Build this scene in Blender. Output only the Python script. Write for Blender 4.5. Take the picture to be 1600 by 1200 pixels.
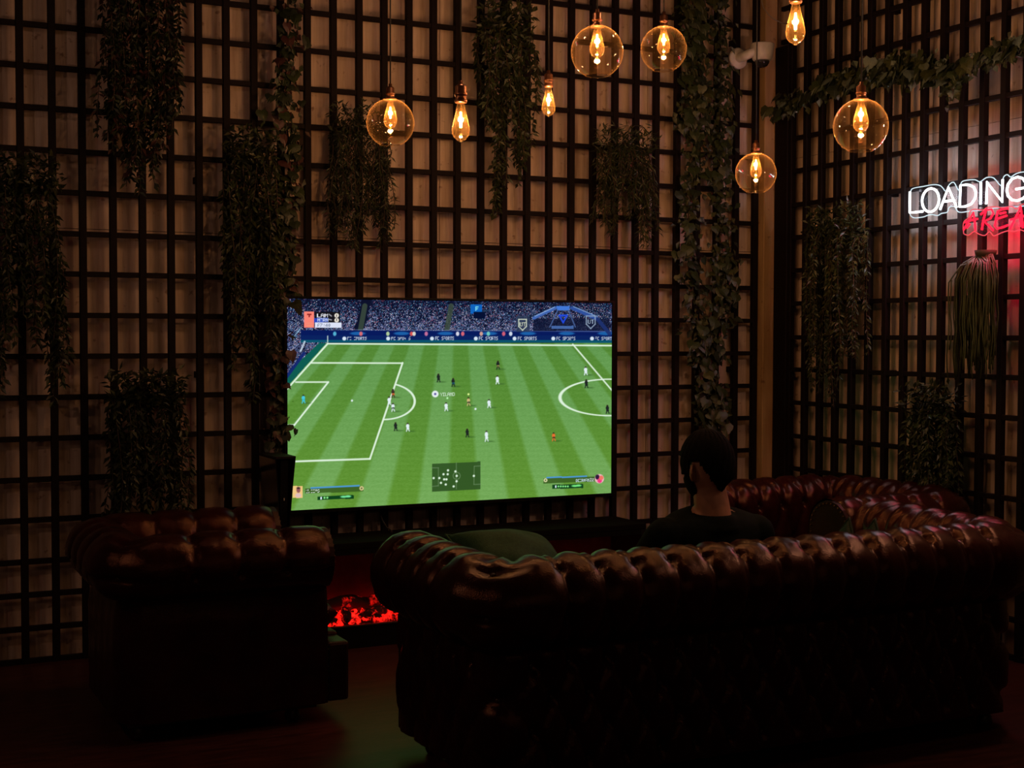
import bpy, bmesh, math, random
import numpy as np
from mathutils import Vector, Matrix, Euler

for o in list(bpy.data.objects):
    bpy.data.objects.remove(o)
SC = bpy.context.scene
COL = SC.collection
R = math.radians
PI = math.pi

# ------------------------------------------------------------------ camera
FOC = 2169.14
CAM = Vector((-0.87226, -6.41525, 1.45458))
_yaw, _pit, _rol = 0.4541, -0.0348, 0.0023
_f = Vector((math.sin(_yaw) * math.cos(_pit), math.cos(_yaw) * math.cos(_pit), math.sin(_pit)))
_r = Vector((math.cos(_yaw), -math.sin(_yaw), 0))
_u = _r.cross(_f)
_r, _u = _r * math.cos(_rol) + _u * math.sin(_rol), _u * math.cos(_rol) - _r * math.sin(_rol)
cd = bpy.data.cameras.new('camera')
cam = bpy.data.objects.new('camera', cd)
COL.objects.link(cam)
M4 = Matrix((_r, _u, -_f)).transposed().to_4x4()
M4.translation = CAM
cam.matrix_world = M4
cd.sensor_width = 36
cd.lens = FOC / 1600 * 36
cd.clip_start = 0.05
SC.camera = cam

# ------------------------------------------------------------------ world, exposure, lamps behind the viewer
SC.view_settings.view_transform = 'Standard'
SC.view_settings.look = 'None'
SC.view_settings.gamma = 1.0
SC.view_settings.exposure = 0.0
SC.view_settings.use_curve_mapping = False
w = bpy.data.worlds.new('world')
SC.world = w
w.use_nodes = True
w.node_tree.nodes['Background'].inputs[0].default_value = (0.30, 0.16, 0.11, 1)
w.node_tree.nodes['Background'].inputs[1].default_value = 0.010

BULB_W = 6.6          # watts of a filament bulb in view
def lamp(name, loc, power, color=(1, .5, .2), radius=.03):
    d = bpy.data.lights.new(name, 'POINT')
    d.energy = power; d.color = color; d.shadow_soft_size = radius
    o = bpy.data.objects.new(name, d); COL.objects.link(o); o.location = loc
    return o
# the room's other pendants: over the seats above the view, and farther back behind the viewer
for x, y, z, p in [(-1.5, -1.9, 2.1, 9.5), (-1.6, -3.2, 2.2, 6), (0.1, -1.5, 2.95, 1.8), (1.3, -1.7, 3.0, 4), (3.35, -2.75, 2.25, 15), (3.1, -3.5, 2.5, 5), (2.3, -1.9, 3.1, 3.5),
                   (-1.8, -7.6, 2.4, 3), (-0.6, -8.6, 2.3, 3), (0.6, -8.2, 2.5, 3), (2.4, -7.2, 2.4, 4)]:
    lamp('room_lamp', (x, y, z), p, (1, .55, .33), .045)

# ------------------------------------------------------------------ helpers: pixel -> point on a real plane
def ray(x, y):
    return _f + _r * ((x - 800) / FOC) - _u * ((y - 600) / FOC)
def onY(x, y, Y):
    d = ray(x, y); return CAM + d * ((Y - CAM.y) / d.y)
def onX(x, y, X):
    d = ray(x, y); return CAM + d * ((X - CAM.x) / d.x)
def onZ(x, y, Z):
    d = ray(x, y); return CAM + d * ((Z - CAM.z) / d.z)
def atD(x, y, D):
    return CAM + ray(x, y) * D

# ------------------------------------------------------------------ materials
MATS = {}
def mat(name, color=(.5, .5, .5), rough=.5, metal=0, spec=.5, coat=0, tint=None, emit=None, estr=0, noise=None, bump=0, bscale=60, stretch=None, sheen=0):
    m = bpy.data.materials.new(name); m.use_nodes = True
    nt = m.node_tree; b = nt.nodes['Principled BSDF']
    b.inputs['Base Color'].default_value = (*color, 1)
    b.inputs['Roughness'].default_value = rough
    b.inputs['Metallic'].default_value = metal
    b.inputs['Specular IOR Level'].default_value = spec
    b.inputs['Coat Weight'].default_value = coat
    if tint: b.inputs['Specular Tint'].default_value = (*tint, 1)
    b.inputs['Coat Roughness'].default_value = .15
    b.inputs['Sheen Weight'].default_value = sheen
    if emit:
        b.inputs['Emission Color'].default_value = (*emit, 1)
        b.inputs['Emission Strength'].default_value = estr
    tc = nt.nodes.new('ShaderNodeTexCoord'); mp = nt.nodes.new('ShaderNodeMapping')
    nt.links.new(tc.outputs['Object'], mp.inputs[0])
    if stretch: mp.inputs['Scale'].default_value = stretch
    if noise is None:
        noise = (.8, 1.2, bscale * .3)
    lo, hi, sc = noise
    n = nt.nodes.new('ShaderNodeTexNoise'); n.inputs['Scale'].default_value = sc; n.inputs['Detail'].default_value = 5
    nt.links.new(mp.outputs[0], n.inputs['Vector'])
    rp = nt.nodes.new('ShaderNodeValToRGB')
    rp.color_ramp.elements[0].position = .3; rp.color_ramp.elements[1].position = .7
    rp.color_ramp.elements[0].color = (*[min(1, c * lo) for c in color], 1)
    rp.color_ramp.elements[1].color = (*[min(1, c * hi) for c in color], 1)
    nt.links.new(n.outputs[0], rp.inputs[0]); nt.links.new(rp.outputs[0], b.inputs['Base Color'])
    if bump:
        n2 = nt.nodes.new('ShaderNodeTexNoise'); n2.inputs['Scale'].default_value = bscale; n2.inputs['Detail'].default_value = 4
        nt.links.new(mp.outputs[0], n2.inputs['Vector'])
        bp = nt.nodes.new('ShaderNodeBump'); bp.inputs['Strength'].default_value = bump; bp.inputs['Distance'].default_value = .004
        nt.links.new(n2.outputs[0], bp.inputs['Height']); nt.links.new(bp.outputs[0], b.inputs['Normal'])
    MATS[name] = m
    return m

def emis(name, color, strength):
    m = bpy.data.materials.new(name); m.use_nodes = True
    nt = m.node_tree; nt.nodes.clear()
    e = nt.nodes.new('ShaderNodeEmission'); e.inputs[0].default_value = (*color, 1); e.inputs[1].default_value = strength
    o = nt.nodes.new('ShaderNodeOutputMaterial'); nt.links.new(e.outputs[0], o.inputs[0])
    MATS[name] = m; return m

def thin_glass(name, tint, haze=.03, hcol=(1, .8, .5), refl=1.0, edge=0.0):
    m = bpy.data.materials.new(name); m.use_nodes = True
    nt = m.node_tree; nt.nodes.clear()
    o = nt.nodes.new('ShaderNodeOutputMaterial')
    t = nt.nodes.new('ShaderNodeBsdfTransparent'); t.inputs[0].default_value = (*tint, 1)
    g = nt.nodes.new('ShaderNodeBsdfGlossy'); g.inputs['Roughness'].default_value = .02
    lw = nt.nodes.new('ShaderNodeLayerWeight'); lw.inputs[0].default_value = .5
    pw = nt.nodes.new('ShaderNodeMath'); pw.operation = 'POWER'; pw.inputs[1].default_value = 4.0
    nt.links.new(lw.outputs['Facing'], pw.inputs[0])
    mu = nt.nodes.new('ShaderNodeMath'); mu.operation = 'MULTIPLY_ADD'; mu.inputs[1].default_value = .8 * refl; mu.inputs[2].default_value = .05 * refl; mu.use_clamp = True
    nt.links.new(pw.outputs[0], mu.inputs[0])
    mx = nt.nodes.new('ShaderNodeMixShader')
    nt.links.new(mu.outputs[0], mx.inputs[0]); nt.links.new(t.outputs[0], mx.inputs[1]); nt.links.new(g.outputs[0], mx.inputs[2])
    d = nt.nodes.new('ShaderNodeBsdfTranslucent'); d.inputs[0].default_value = (*hcol, 1)
    m2 = nt.nodes.new('ShaderNodeMixShader'); m2.inputs[0].default_value = haze
    hz = nt.nodes.new('ShaderNodeMath'); hz.operation = 'MULTIPLY_ADD'; hz.inputs[1].default_value = min(.35, haze * edge); hz.inputs[2].default_value = haze
    nt.links.new(pw.outputs[0], hz.inputs[0]); nt.links.new(hz.outputs[0], m2.inputs[0])
    nt.links.new(mx.outputs[0], m2.inputs[1]); nt.links.new(d.outputs[0], m2.inputs[2])
    nt.links.new(m2.outputs[0], o.inputs[0])
    MATS[name] = m; return m

def wood_panel(name, base, dark):
    m = mat(name, base, rough=.65, spec=.25)
    nt = m.node_tree; b = nt.nodes['Principled BSDF']
    tc = nt.nodes.new('ShaderNodeTexCoord')
    mp = nt.nodes.new('ShaderNodeMapping'); mp.inputs['Scale'].default_value = (1, 1, .06)
    nt.links.new(tc.outputs['Object'], mp.inputs[0])
    n1 = nt.nodes.new('ShaderNodeTexNoise'); n1.inputs['Scale'].default_value = 34; n1.inputs['Detail'].default_value = 7; n1.inputs['Roughness'].default_value = .65
    nt.links.new(mp.outputs[0], n1.inputs['Vector'])
    n2 = nt.nodes.new('ShaderNodeTexNoise'); n2.inputs['Scale'].default_value = 3.5; n2.inputs['Detail'].default_value = 4
    nt.links.new(tc.outputs['Object'], n2.inputs['Vector'])
    n3 = nt.nodes.new('ShaderNodeTexNoise'); n3.inputs['Scale'].default_value = 26; n3.inputs['Detail'].default_value = 3
    nt.links.new(tc.outputs['Object'], n3.inputs['Vector'])
    r1 = nt.nodes.new('ShaderNodeValToRGB')
    r1.color_ramp.elements[0].position = .32; r1.color_ramp.elements[0].color = (*dark, 1)
    r1.color_ramp.elements[1].position = .62; r1.color_ramp.elements[1].color = (*base, 1)
    nt.links.new(n1.outputs[0], r1.inputs[0])
    mx = nt.nodes.new('ShaderNodeMixRGB'); mx.blend_type = 'MULTIPLY'; mx.inputs[0].default_value = .55
    r2 = nt.nodes.new('ShaderNodeValToRGB'); r2.color_ramp.elements[0].position = .3; r2.color_ramp.elements[1].position = .7
    r2.color_ramp.elements[0].color = (.55, .48, .42, 1)
    nt.links.new(n2.outputs[0], r2.inputs[0])
    nt.links.new(r1.outputs[0], mx.inputs[1]); nt.links.new(r2.outputs[0], mx.inputs[2])
    mk = nt.nodes.new('ShaderNodeMixRGB'); mk.blend_type = 'MULTIPLY'; mk.inputs[0].default_value = .7
    r3 = nt.nodes.new('ShaderNodeValToRGB'); r3.color_ramp.elements[0].position = .26; r3.color_ramp.elements[1].position = .34
    r3.color_ramp.elements[0].color = (.35, .25, .2, 1)
    nt.links.new(n3.outputs[0], r3.inputs[0]); nt.links.new(mx.outputs[0], mk.inputs[1]); nt.links.new(r3.outputs[0], mk.inputs[2])
    nt.links.new(mk.outputs[0], b.inputs['Base Color'])
    bp = nt.nodes.new('ShaderNodeBump'); bp.inputs['Strength'].default_value = .4; bp.inputs['Distance'].default_value = .003
    nt.links.new(n1.outputs[0], bp.inputs['Height']); nt.links.new(bp.outputs[0], b.inputs['Normal'])
    return m

wood_panel('sheet_wood', (.76, .60, .53), (.52, .37, .30))
wood_panel('pillar_wood', (.50, .33, .17), (.38, .23, .11))
mat('lattice_paint', (.0065, .003, .003), rough=.7, spec=.15, bump=.2, bscale=80)
mat('floor_board', (.046, .013, .011), rough=.40, spec=.3, tint=(1, .42, .35), noise=(.55, 1.5, 6), bump=.15, bscale=30, stretch=(1, 6, 1))
mat('ceiling_paint', (.03, .025, .025), rough=.9)
mat('leather', (.019, .0032, .003), rough=.21, spec=.42, coat=0, tint=(1, .44, .27), noise=(.6, 1.5, 9), bump=.25, bscale=220)
mat('leather_dark', (.012, .003, .003), rough=.42, spec=.4, tint=(1, .6, .5), noise=(.6, 1.5, 9), bump=.25, bscale=220)
mat('button_leather', (.03, .008, .008), rough=.35)
mat('dark_wood', (.02, .012, .010), rough=.4)
mat('brass', (.12, .07, .03), rough=.45, metal=1)
mat('bronze', (.55, .24, .13), rough=.33, metal=1)
mat('cord_black', (.012, .010, .010), rough=.6)
mat('cable_grey', (.25, .2, .17), rough=.5)
mat('black_gloss', (.008, .008, .009), rough=.18, spec=.6)
mat('cabinet_black', (.006, .004, .004), rough=.9, spec=.06)
mat('black_satin', (.008, .006, .006), rough=.6, spec=.2)
mat('steel', (.35, .34, .33), rough=.3, metal=1)
mat('white_plastic', (.60, .56, .54), rough=.4)
mat('smoked_dome', (.02, .02, .025), rough=.08, spec=.8)
mat('leaf_green', (.024, .036, .010), rough=.45, noise=(.5, 1.5, 14))
mat('leaf_olive', (.040, .046, .013), rough=.45, noise=(.5, 1.5, 14))
mat('leaf_dark', (.012, .019, .007), rough=.5, noise=(.6, 1.5, 14))
mat('leaf_pale', (.10, .13, .11), rough=.45)
mat('leaf_red', (.05, .016, .014), rough=.5)
mat('stem_brown', (.05, .03, .018), rough=.7)
mat('pillow_green', (.020, .070, .032), rough=.6, spec=.15, sheen=0, bump=.3, bscale=300)
mat('pillow_dark', (.010, .022, .014), rough=.6, spec=.2, sheen=0, bump=.3, bscale=300)
mat('skin', (.42, .20, .13), rough=.5, spec=.35)
mat('hair', (.005, .004, .004), rough=.8, spec=.05, bump=.6, bscale=260)
mat('shirt', (.006, .009, .008), rough=.9, spec=.08, bump=.2, bscale=200)
mat('trousers', (.015, .016, .02), rough=.85)
mat('eye_white', (.38, .34, .31), rough=.4)
mat('shoe', (.03, .03, .03), rough=.5)
thin_glass('amber_glass', (.96, .89, .77), haze=.0035, hcol=(1, .55, .22), refl=1.2, edge=30)
thin_glass('bulb_glass', (.98, .90, .70), haze=.014, hcol=(1, .52, .14), refl=1.3, edge=5)
thin_glass('acrylic', (.93, .96, .98), haze=.05, hcol=(.70, .82, 1), refl=.03)
thin_glass('fire_glass', (.93, .93, .93), haze=.0, refl=1.0)
emis('filament_core', (1, .60, .17), 40)
emis('filament_tip', (1, .45, .10), 6)
emis('neon_white', (.95, .97, 1.0), 5)
emis('neon_red', (1.0, .006, .02), 4)
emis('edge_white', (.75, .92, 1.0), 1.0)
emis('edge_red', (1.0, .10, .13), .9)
# glowing coals
def ember_mat(name, base, strength, scale, lo, hi):
    m = mat(name, base, rough=.8, bump=.5, bscale=50)
    nt = m.node_tree; b = nt.nodes['Principled BSDF']
    tc = nt.nodes.new('ShaderNodeTexCoord')
    n = nt.nodes.new('ShaderNodeTexNoise'); n.inputs['Scale'].default_value = scale; n.inputs['Detail'].default_value = 6; n.inputs['Roughness'].default_value = .7
    nt.links.new(tc.outputs['Object'], n.inputs['Vector'])
    r = nt.nodes.new('ShaderNodeValToRGB')
    r.color_ramp.elements[0].position = lo; r.color_ramp.elements[0].color = (.0, 0, 0, 1)
    r.color_ramp.elements[1].position = hi; r.color_ramp.elements[1].color = (1, .009, .005, 1)
    nt.links.new(n.outputs[0], r.inputs[0]); nt.links.new(r.outputs[0], b.inputs['Emission Color'])
    b.inputs['Emission Strength'].default_value = strength
    return m
mat('fire_back', (.10, .02, .025), rough=.4)
ember_mat('ember_bed_glow', (.05, .01, .01), 5.0, 30, .42, .74)
ember_mat('log_glow', (.04, .012, .01), 1.6, 12, .56, .75)
ember_mat('log_edge_glow', (.05, .01, .01), 2.6, 18, .52, .76)

# ------------------------------------------------------------------ mesh helpers
def new_obj(name, me, parent=None, loc=None):
    o = bpy.data.objects.new(name, me); COL.objects.link(o)
    if parent: o.parent = parent
    if loc is not None: o.location = loc
    return o
def obj(name, bm, m, parent=None, smooth=False, loc=None):
    me = bpy.data.meshes.new(name); bm.to_mesh(me); bm.free()
    for mm in (m if isinstance(m, (list, tuple)) else [m]):
        me.materials.append(MATS[mm])
    if smooth:
        me.polygons.foreach_set('use_smooth', [True] * len(me.polygons))
    return new_obj(name, me, parent, loc)
def tag(o, label=None, cat=None, group=None, kind=None):
    if label: o['label'] = label
    if cat: o['category'] = cat
    if group: o['group'] = group
    if kind: o['kind'] = kind
    return o
def empty(name, loc, label, cat, group=None, rz=0):
    o = bpy.data.objects.new(name, None); COL.objects.link(o); o.location = loc; o.rotation_euler.z = rz
    o.empty_display_size = .1
    return tag(o, label, cat, group)
def add_box(bm, x0, x1, y0, y1, z0, z1):
    v = [bm.verts.new((x, y, z)) for x in (x0, x1) for y in (y0, y1) for z in (z0, z1)]
    for f in ((0, 1, 3, 2), (4, 6, 7, 5), (0, 4, 5, 1), (2, 3, 7, 6), (0, 2, 6, 4), (1, 5, 7, 3)):
        bm.faces.new([v[i] for i in f])
    return v
def bx(x0, x1, y0, y1, z0, z1, bev=0, seg=2):
    bm = bmesh.new(); add_box(bm, x0, x1, y0, y1, z0, z1)
    if bev:
        bmesh.ops.bevel(bm, geom=bm.edges[:], offset=bev, segments=seg, affect='EDGES', profile=.5)
    bmesh.ops.recalc_face_normals(bm, faces=bm.faces[:])
    return bm
def add_tube(bm, pts, rad, n=8, closed=False, caps=True, mi=0):
    pts = [Vector(p) for p in pts]; N = len(pts)
    rads = rad if isinstance(rad, (list, tuple)) else [rad] * N
    rings = []; ref = None
    for i, p in enumerate(pts):
        if closed: t = pts[(i + 1) % N] - pts[i - 1]
        else: t = pts[min(i + 1, N - 1)] - pts[max(i - 1, 0)]
        if t.length < 1e-9: t = Vector((0, 0, 1))
        t.normalize()
        if ref is None:
            ref = t.orthogonal().normalized()
        ref = (ref - t * ref.dot(t))
        if ref.length < 1e-6: ref = t.orthogonal()
        ref.normalize(); b = t.cross(ref)
        rings.append([bm.verts.new(p + (ref * math.cos(a) + b * math.sin(a)) * rads[i]) for a in [2 * PI * k / n for k in range(n)]])
    for i in range(N if closed else N - 1):
        A, B = rings[i], rings[(i + 1) % N]
        for k in range(n):
            f = bm.faces.new((A[k], A[(k + 1) % n], B[(k + 1) % n], B[k])); f.material_index = mi; f.smooth = True
    if caps and not closed:
        f = bm.faces.new(rings[0][::-1]); f.material_index = mi
        f = bm.faces.new(rings[-1]); f.material_index = mi
def add_lathe(bm, prof, n=24, c=(0, 0, 0), cap=True):
    c = Vector(c); rings = []
    for r, z in prof:
        if r < 1e-5: rings.append([bm.verts.new(c + Vector((0, 0, z)))])
        else: rings.append([bm.verts.new(c + Vector((r * math.cos(2 * PI * k / n), r * math.sin(2 * PI * k / n), z))) for k in range(n)])
    for A, B in zip(rings, rings[1:]):
        for k in range(n):
            k2 = (k + 1) % n
            if len(A) == 1 and len(B) == 1: continue
            if len(A) == 1: f = bm.faces.new((A[0], B[k2], B[k]))
            elif len(B) == 1: f = bm.faces.new((A[k], A[k2], B[0]))
            else: f = bm.faces.new((A[k], A[k2], B[k2], B[k]))
            f.smooth = True
    if cap:
        if len(rings[0]) > 1: bm.faces.new(rings[0][::-1])
        if len(rings[-1]) > 1: bm.faces.new(rings[-1])
def instance(name, me, parent, mtx):
    o = bpy.data.objects.new(name, me); COL.objects.link(o); o.parent = parent; o.matrix_local = mtx
    return o

# ================================================================== ROOM SHELL
LAT_Y, LAT_X = 0.0, 3.873           # centre planes of the two lattices
WALL_Y, WALL_X = 0.060, 3.935
CEIL = 3.64
tag(obj('floor', bx(-3, 4.2, -10, .3, -.1, 0), 'floor_board'), kind='structure')
tag(obj('ceiling', bx(-3, 4.2, -10, .3, CEIL, CEIL + .1), 'ceiling_paint'), kind='structure')
wb = tag(obj('wall_back', bx(-3, 4.2, WALL_Y + .012, .3, 0, CEIL), 'dark_wood'), kind='structure')
wr = tag(obj('wall_right', bx(WALL_X + .012, 4.2, -10, WALL_Y + .012, 0, CEIL), 'dark_wood'), kind='structure')
# plywood sheets fixed to the walls, small gaps between them
def sheets(parent, axis, a0, a1, face, wid, zs):
    a = a0
    while a < a1 - .05:
        b = min(a + wid, a1)
        for z0, z1 in zip(zs, zs[1:]):
            if axis == 'x': bm = bx(a + .0015, b - .0015, face, face + .012, z0 + .0015, z1 - .0015)
            else: bm = bx(face, face + .012, a + .0015, b - .0015, z0 + .0015, z1 - .0015)
            obj('plywood_sheet', bm, 'sheet_wood', parent)
        a = b
sheets(wb, 'x', -3, WALL_X, WALL_Y, 1.22, (0, 1.93, CEIL))
sheets(wr, 'y', -6.1, WALL_Y, WALL_X, 1.22, (0, 2.44, CEIL))

# lattice on the back wall: every upright and every rail is a part
lat = empty('wall_lattice', (0, 0, 0), 'dark timber lattice of square bars covering the wall behind the television', 'lattice')
ROWS = [2.8102 - .18131 * j for j in range(-4, 14)] + [.3060, .1553, .012]
up = bpy.data.meshes.new('upright_bar')
bm = bx(-.0155, .0155, -.015, .017, 0, CEIL, .0015, 1); bm.to_mesh(up); bm.free(); up.materials.append(MATS['lattice_paint'])
rnd = random.Random(4)
for i in range(-16, 30):
    instance('upright_bar', up, lat, Matrix.Translation((.13 * i + rnd.uniform(-.0012, .0012), 0, 0)) @ Matrix.Rotation(rnd.uniform(-.0006, .0006), 4, 'Y'))
rl = bpy.data.meshes.new('cross_rail')
bm = bx(-2.6, 3.79, -.010, .012, -.012, .012, .0015, 1); bm.to_mesh(rl); bm.free(); rl.materials.append(MATS['lattice_paint'])
for z in ROWS:
    instance('cross_rail', rl, lat, Matrix.Translation((0, 0, z + rnd.uniform(-.002, .002))))
bm = bmesh.new()
for x in (-1.3, .65, 2.21, 3.64):
    for z in (.36, 1.27, 2.17, 3.08): add_box(bm, x - .015, x + .015, .012, WALL_Y, z - .015, z + .015)
obj('spacer_block', bm, 'lattice_paint', lat)

lat2 = empty('wall_lattice', (LAT_X, 0, 0), 'dark timber lattice of square bars on the right wall behind the neon sign', 'lattice')
ROWS2 = [.7258 + .18131 * r for r in range(-3, 17)] + [.012]
up2 = bpy.data.meshes.new('upright_bar')
bm = bx(-.015, .017, -.0155, .0155, 0, CEIL, .0015, 1); bm.to_mesh(up2); bm.free(); up2.materials.append(MATS['lattice_paint'])
for k in range(0, 41):
    instance('upright_bar', up2, lat2, Matrix.Translation((0, -(.1953 + .12883 * k) + rnd.uniform(-.0012, .0012), 0)))
rl2 = bpy.data.meshes.new('cross_rail')
bm = bx(-.010, .012, -5.4, -.10, -.012, .012, .0015, 1); bm.to_mesh(rl2); bm.free(); rl2.materials.append(MATS['lattice_paint'])
for z in ROWS2:
    instance('cross_rail', rl2, lat2, Matrix.Translation((0, 0, z + rnd.uniform(-.002, .002))))
bm = bmesh.new()
for y in (-.9685, -2.256, -3.545):
    for z in (.36, 1.27, 2.17, 3.08): add_box(bm, .012, WALL_X - LAT_X, y - .015, y + .015, z - .015, z + .015)
obj('spacer_block', bm, 'lattice_paint', lat2)
tag(obj('trim_1', bx(3.787, 3.868, -.062, WALL_Y, 0, CEIL, .003, 1), 'pillar_wood'), kind='structure')
ztop = onX(1222, 74, 3.87).z
tag(obj('trim_2', bx(3.852, 3.90, -.182, -.066, 0, ztop, .003, 1), 'lattice_paint'), kind='structure')

# ================================================================== TELEVISION
SX0, SX1, SZ0, SZ1, SY = 1.036, 2.789, .629, 1.6255, -.105
tv = empty('television', (1.912, SY, SZ0), 'large thin black television showing a football match on the lattice wall', 'television')
tl = Vector((1.912, SY, SZ0))
def pr(name, bm, m, parent, origin, smooth=False):
    o = obj(name, bm, m, parent, smooth)
    o.data.transform(Matrix.Translation(-Vector(origin)))
    return o
pr('housing', bx(SX0 - .012, SX1 + .012, SY + .004, SY + .035, SZ0 - .012, SZ1 + .008, .003, 1), 'black_satin', tv, tl)
pr('rear_bulge', bx(SX0 + .25, SX1 - .25, SY + .035, SY + .062, SZ0 + .05, SZ1 - .35, .01, 1), 'black_satin', tv, tl)
pr('wall_bracket', bx(1.6, 2.2, SY + .06, -.014, .9, 1.3), 'steel', tv, tl)
bm = bmesh.new()
for a in (bx(SX0 - .014, SX1 + .014, SY - .004, SY + .006, SZ0 - .016, SZ0 - .003), bx(SX0 - .014, SX1 + .014, SY - .004, SY + .006, SZ1 + .003, SZ1 + .012),
          bx(SX0 - .014, SX0 - .003, SY - .004, SY + .006, SZ0 - .004, SZ1 + .004), bx(SX1 + .003, SX1 + .014, SY - .004, SY + .006, SZ0 - .004, SZ1 + .004)):
    me_ = bpy.data.meshes.new('t'); a.to_mesh(me_); a.free(); bm.from_mesh(me_); bpy.data.meshes.remove(me_)
pr('bezel', bm, 'black_gloss', tv, tl)

FONT = {'A': '01110100011000111111100011000110001', 'B': '11110100011000111110100011000111110', 'C': '01111100001000010000100001000001111',
 'D': '11110100011000110001100011000111110', 'E': '11111100001000011110100001000011111', 'I': '11111001000010000100001000010011111',
 'L': '10000100001000010000100001000011111', 'M': '10001110111010110101100011000110001', 'N': '10001110011010110011100011000110001',
 'R': '11110100011000111110101001001010001', 'S': '01111100001000001110000010000111110', 'T': '11111001000010000100001000010000100',
 'U': '10001100011000110001100011000101110', 'Y': '10001100010101000100001000010000100', 'Z': '11111000010001000100010001000011111',
 'F': '11111100001000011110100001000010000', 'O': '01110100011000110001100011000101110', 'P': '11110100011000111110100001000010000',
 '0': '01110100011001110101110011000101110', '1': '00100011000010000100001000010001110', '2': '01110100010000100110010001000011111',
 '4': '00010001100101010010111110001000010', '5': '11111100001111000001000011000101110', '7': '11111000010001000100010000100001000',
 ':': '00000001000010000000001000010000000', '.': '00000000000000000000000000110001100', ' ': '0' * 35}
def srgb(c):
    c = np.asarray(c, float) / 255
    return np.where(c <= .04045, c / 12.92, ((c + .055) / 1.055) ** 2.4)
def screen_picture(X, Y):
    rg = np.random.default_rng(7)
    H, W = X.shape
    img = np.zeros((H, W, 3))
    def put(mask, col, a=1.0):
        mk = (mask.astype(float) * a)[..., None] if mask.dtype == bool else (np.clip(mask, 0, 1) * a)[..., None]
        img[:] = img * (1 - mk) + np.array(col, float) * mk
    def seg(x0, y0, x1, y1, wd, col=(228, 246, 228), a=.95):
        dx, dy = x1 - x0, y1 - y0; t = np.clip(((X - x0) * dx + (Y - y0) * dy) / (dx * dx + dy * dy), 0, 1)
        d = np.hypot(X - x0 - t * dx, Y - y0 - t * dy); put(np.clip(wd / 2 + .5 - d, 0, 1), col, a)
    def disc(x, y, r, col, a=1.0, ry=None):
        ry = ry or r; d = np.hypot((X - x) / r, (Y - y) / ry); put(np.clip((1 - d) * min(r, ry) + .5, 0, 1), col, a)
    def rect(x0, y0, x1, y1, col, a=1.0, sl=0.0):
        yy = Y - sl * (X - x0); put((X >= x0) & (X <= x1) & (yy >= y0) & (yy <= y1), col, a)
    def text(s, x0, y0, x1, y1, col, a=1.0, sl=0.0):
        yy = Y - sl * (X - x0); n = len(s); u = (X - x0) / (x1 - x0) * n * 6; v = (yy - y0) / (y1 - y0) * 7
        for k, ch in enumerate(s):
            g = np.array([int(c) for c in FONT.get(ch, FONT['E'])]).reshape(7, 5)
            ui = np.floor(u - k * 6).astype(int); vi = np.floor(v).astype(int)
            ok = (ui >= 0) & (ui < 5) & (vi >= 0) & (vi < 7)
            mk = np.zeros((H, W), bool); mk[ok] = g[vi[ok], ui[ok]] > 0; put(mk, col, a)
    # grass with mowing stripes that run to the far side of the ground
    q = (X - 716) / (Y - 311)
    st = np.sin((q + .033) / .1 * PI)
    s = np.clip(st * 4 * .5 + .5, 0, 1)[..., None]
    far = np.clip((Y - 540) / 250, 0, 1)[..., None]
    light = np.array([98, 152, 80]) * (1 - far) + np.array([116, 168, 88]) * far
    dark = np.array([84, 136, 54]) * (1 - far) + np.array([96, 146, 50]) * far
    img[:] = light * (1 - s) + dark * s
    grain = rg.normal(0, 1, (H, W)); grain = (grain + np.roll(grain, 1, 1) + np.roll(grain, 2, 1) + np.roll(grain, 3, 1)) / 2
    img += grain[..., None] * 3.0
    img += (np.sin(Y * .8) * 2)[..., None]
    # ground behind the goal line
    gl = X < 512 - .894 * (Y - 537) - 3
    put(gl & (Y > 530) & (Y < 640), (14, 92, 82))
    seg(512, 537, 444, 613, 2.6); seg(512, 537, 956, 540, 2.4)
    seg(486, 567, 629, 567.5, 2.3); seg(629, 567, 578, 717, 2.8); seg(578, 717, 446, 721.5, 2.8)
    seg(462, 597, 513, 597, 2.2); seg(513, 597, 460, 664, 2.6); seg(460, 664, 446, 664.5, 2.4)
    el = np.hypot((X - 599) / 49, (Y - 627) / 28.5); put(np.clip(1.9 - np.abs(el - 1) * 38, 0, 1) * (X > 629 - .34 * (Y - 567)), (228, 246, 228), .95)
    el = np.hypot((X - 953) / 78, (Y - 621) / 28.5); put(np.clip(1.9 - np.abs(el - 1) * 42, 0, 1), (228, 246, 228), .95)
    seg(895, 538, 957, 611, 2.2)
    # stands and crowd
    stand = (Y < 536) | (gl & (Y < 600) & (Y < 537 + (512 - X) * .95 - 14))
    put(stand, (12, 17, 42))
    cr = rg.random((H, W)); tint = rg.random((H, W)); blk = rg.random((H // 3 + 1, W // 3 + 1)).repeat(3, 0).repeat(3, 1)[:H, :W]
    crowd = stand & ((Y < 518) | gl) & (np.abs((X - 565) / 8 + (Y - 500) / 30) > .9)
    lift = np.clip((Y - 470) / 42, .08, 1) * (.45 + .55 * np.sin(X / 9.0 + np.sin(Y / 5)) ** 2)
    blk = blk * .5 + np.roll(cr, 1, 0) * .5
    put(crowd & (blk > .62), (40, 46, 84), .7)
    put(crowd & (cr < .30 * lift), (128, 140, 196), .8)
    put(crowd & (cr > 1 - .07 * lift), (225, 225, 245)); put(crowd & (cr > .93) & (tint > .7), (190, 95, 110), .8); put(crowd & (tint > .96), (90, 170, 220), .7)
    for cx in (567, 702):
        seg(cx + 3, 478, cx - 4, 517, 8, (62, 78, 62), .8)
    # pitch-side boards
    bd = (Y > 516 + (X - 450) * .002) & (Y < 535.5) & (X > 470)
    put(bd, (8, 26, 92)); put(bd & (Y > 524), (10, 34, 96)); put(bd & (Y > 531.5), (12, 96, 112), .8)
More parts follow.
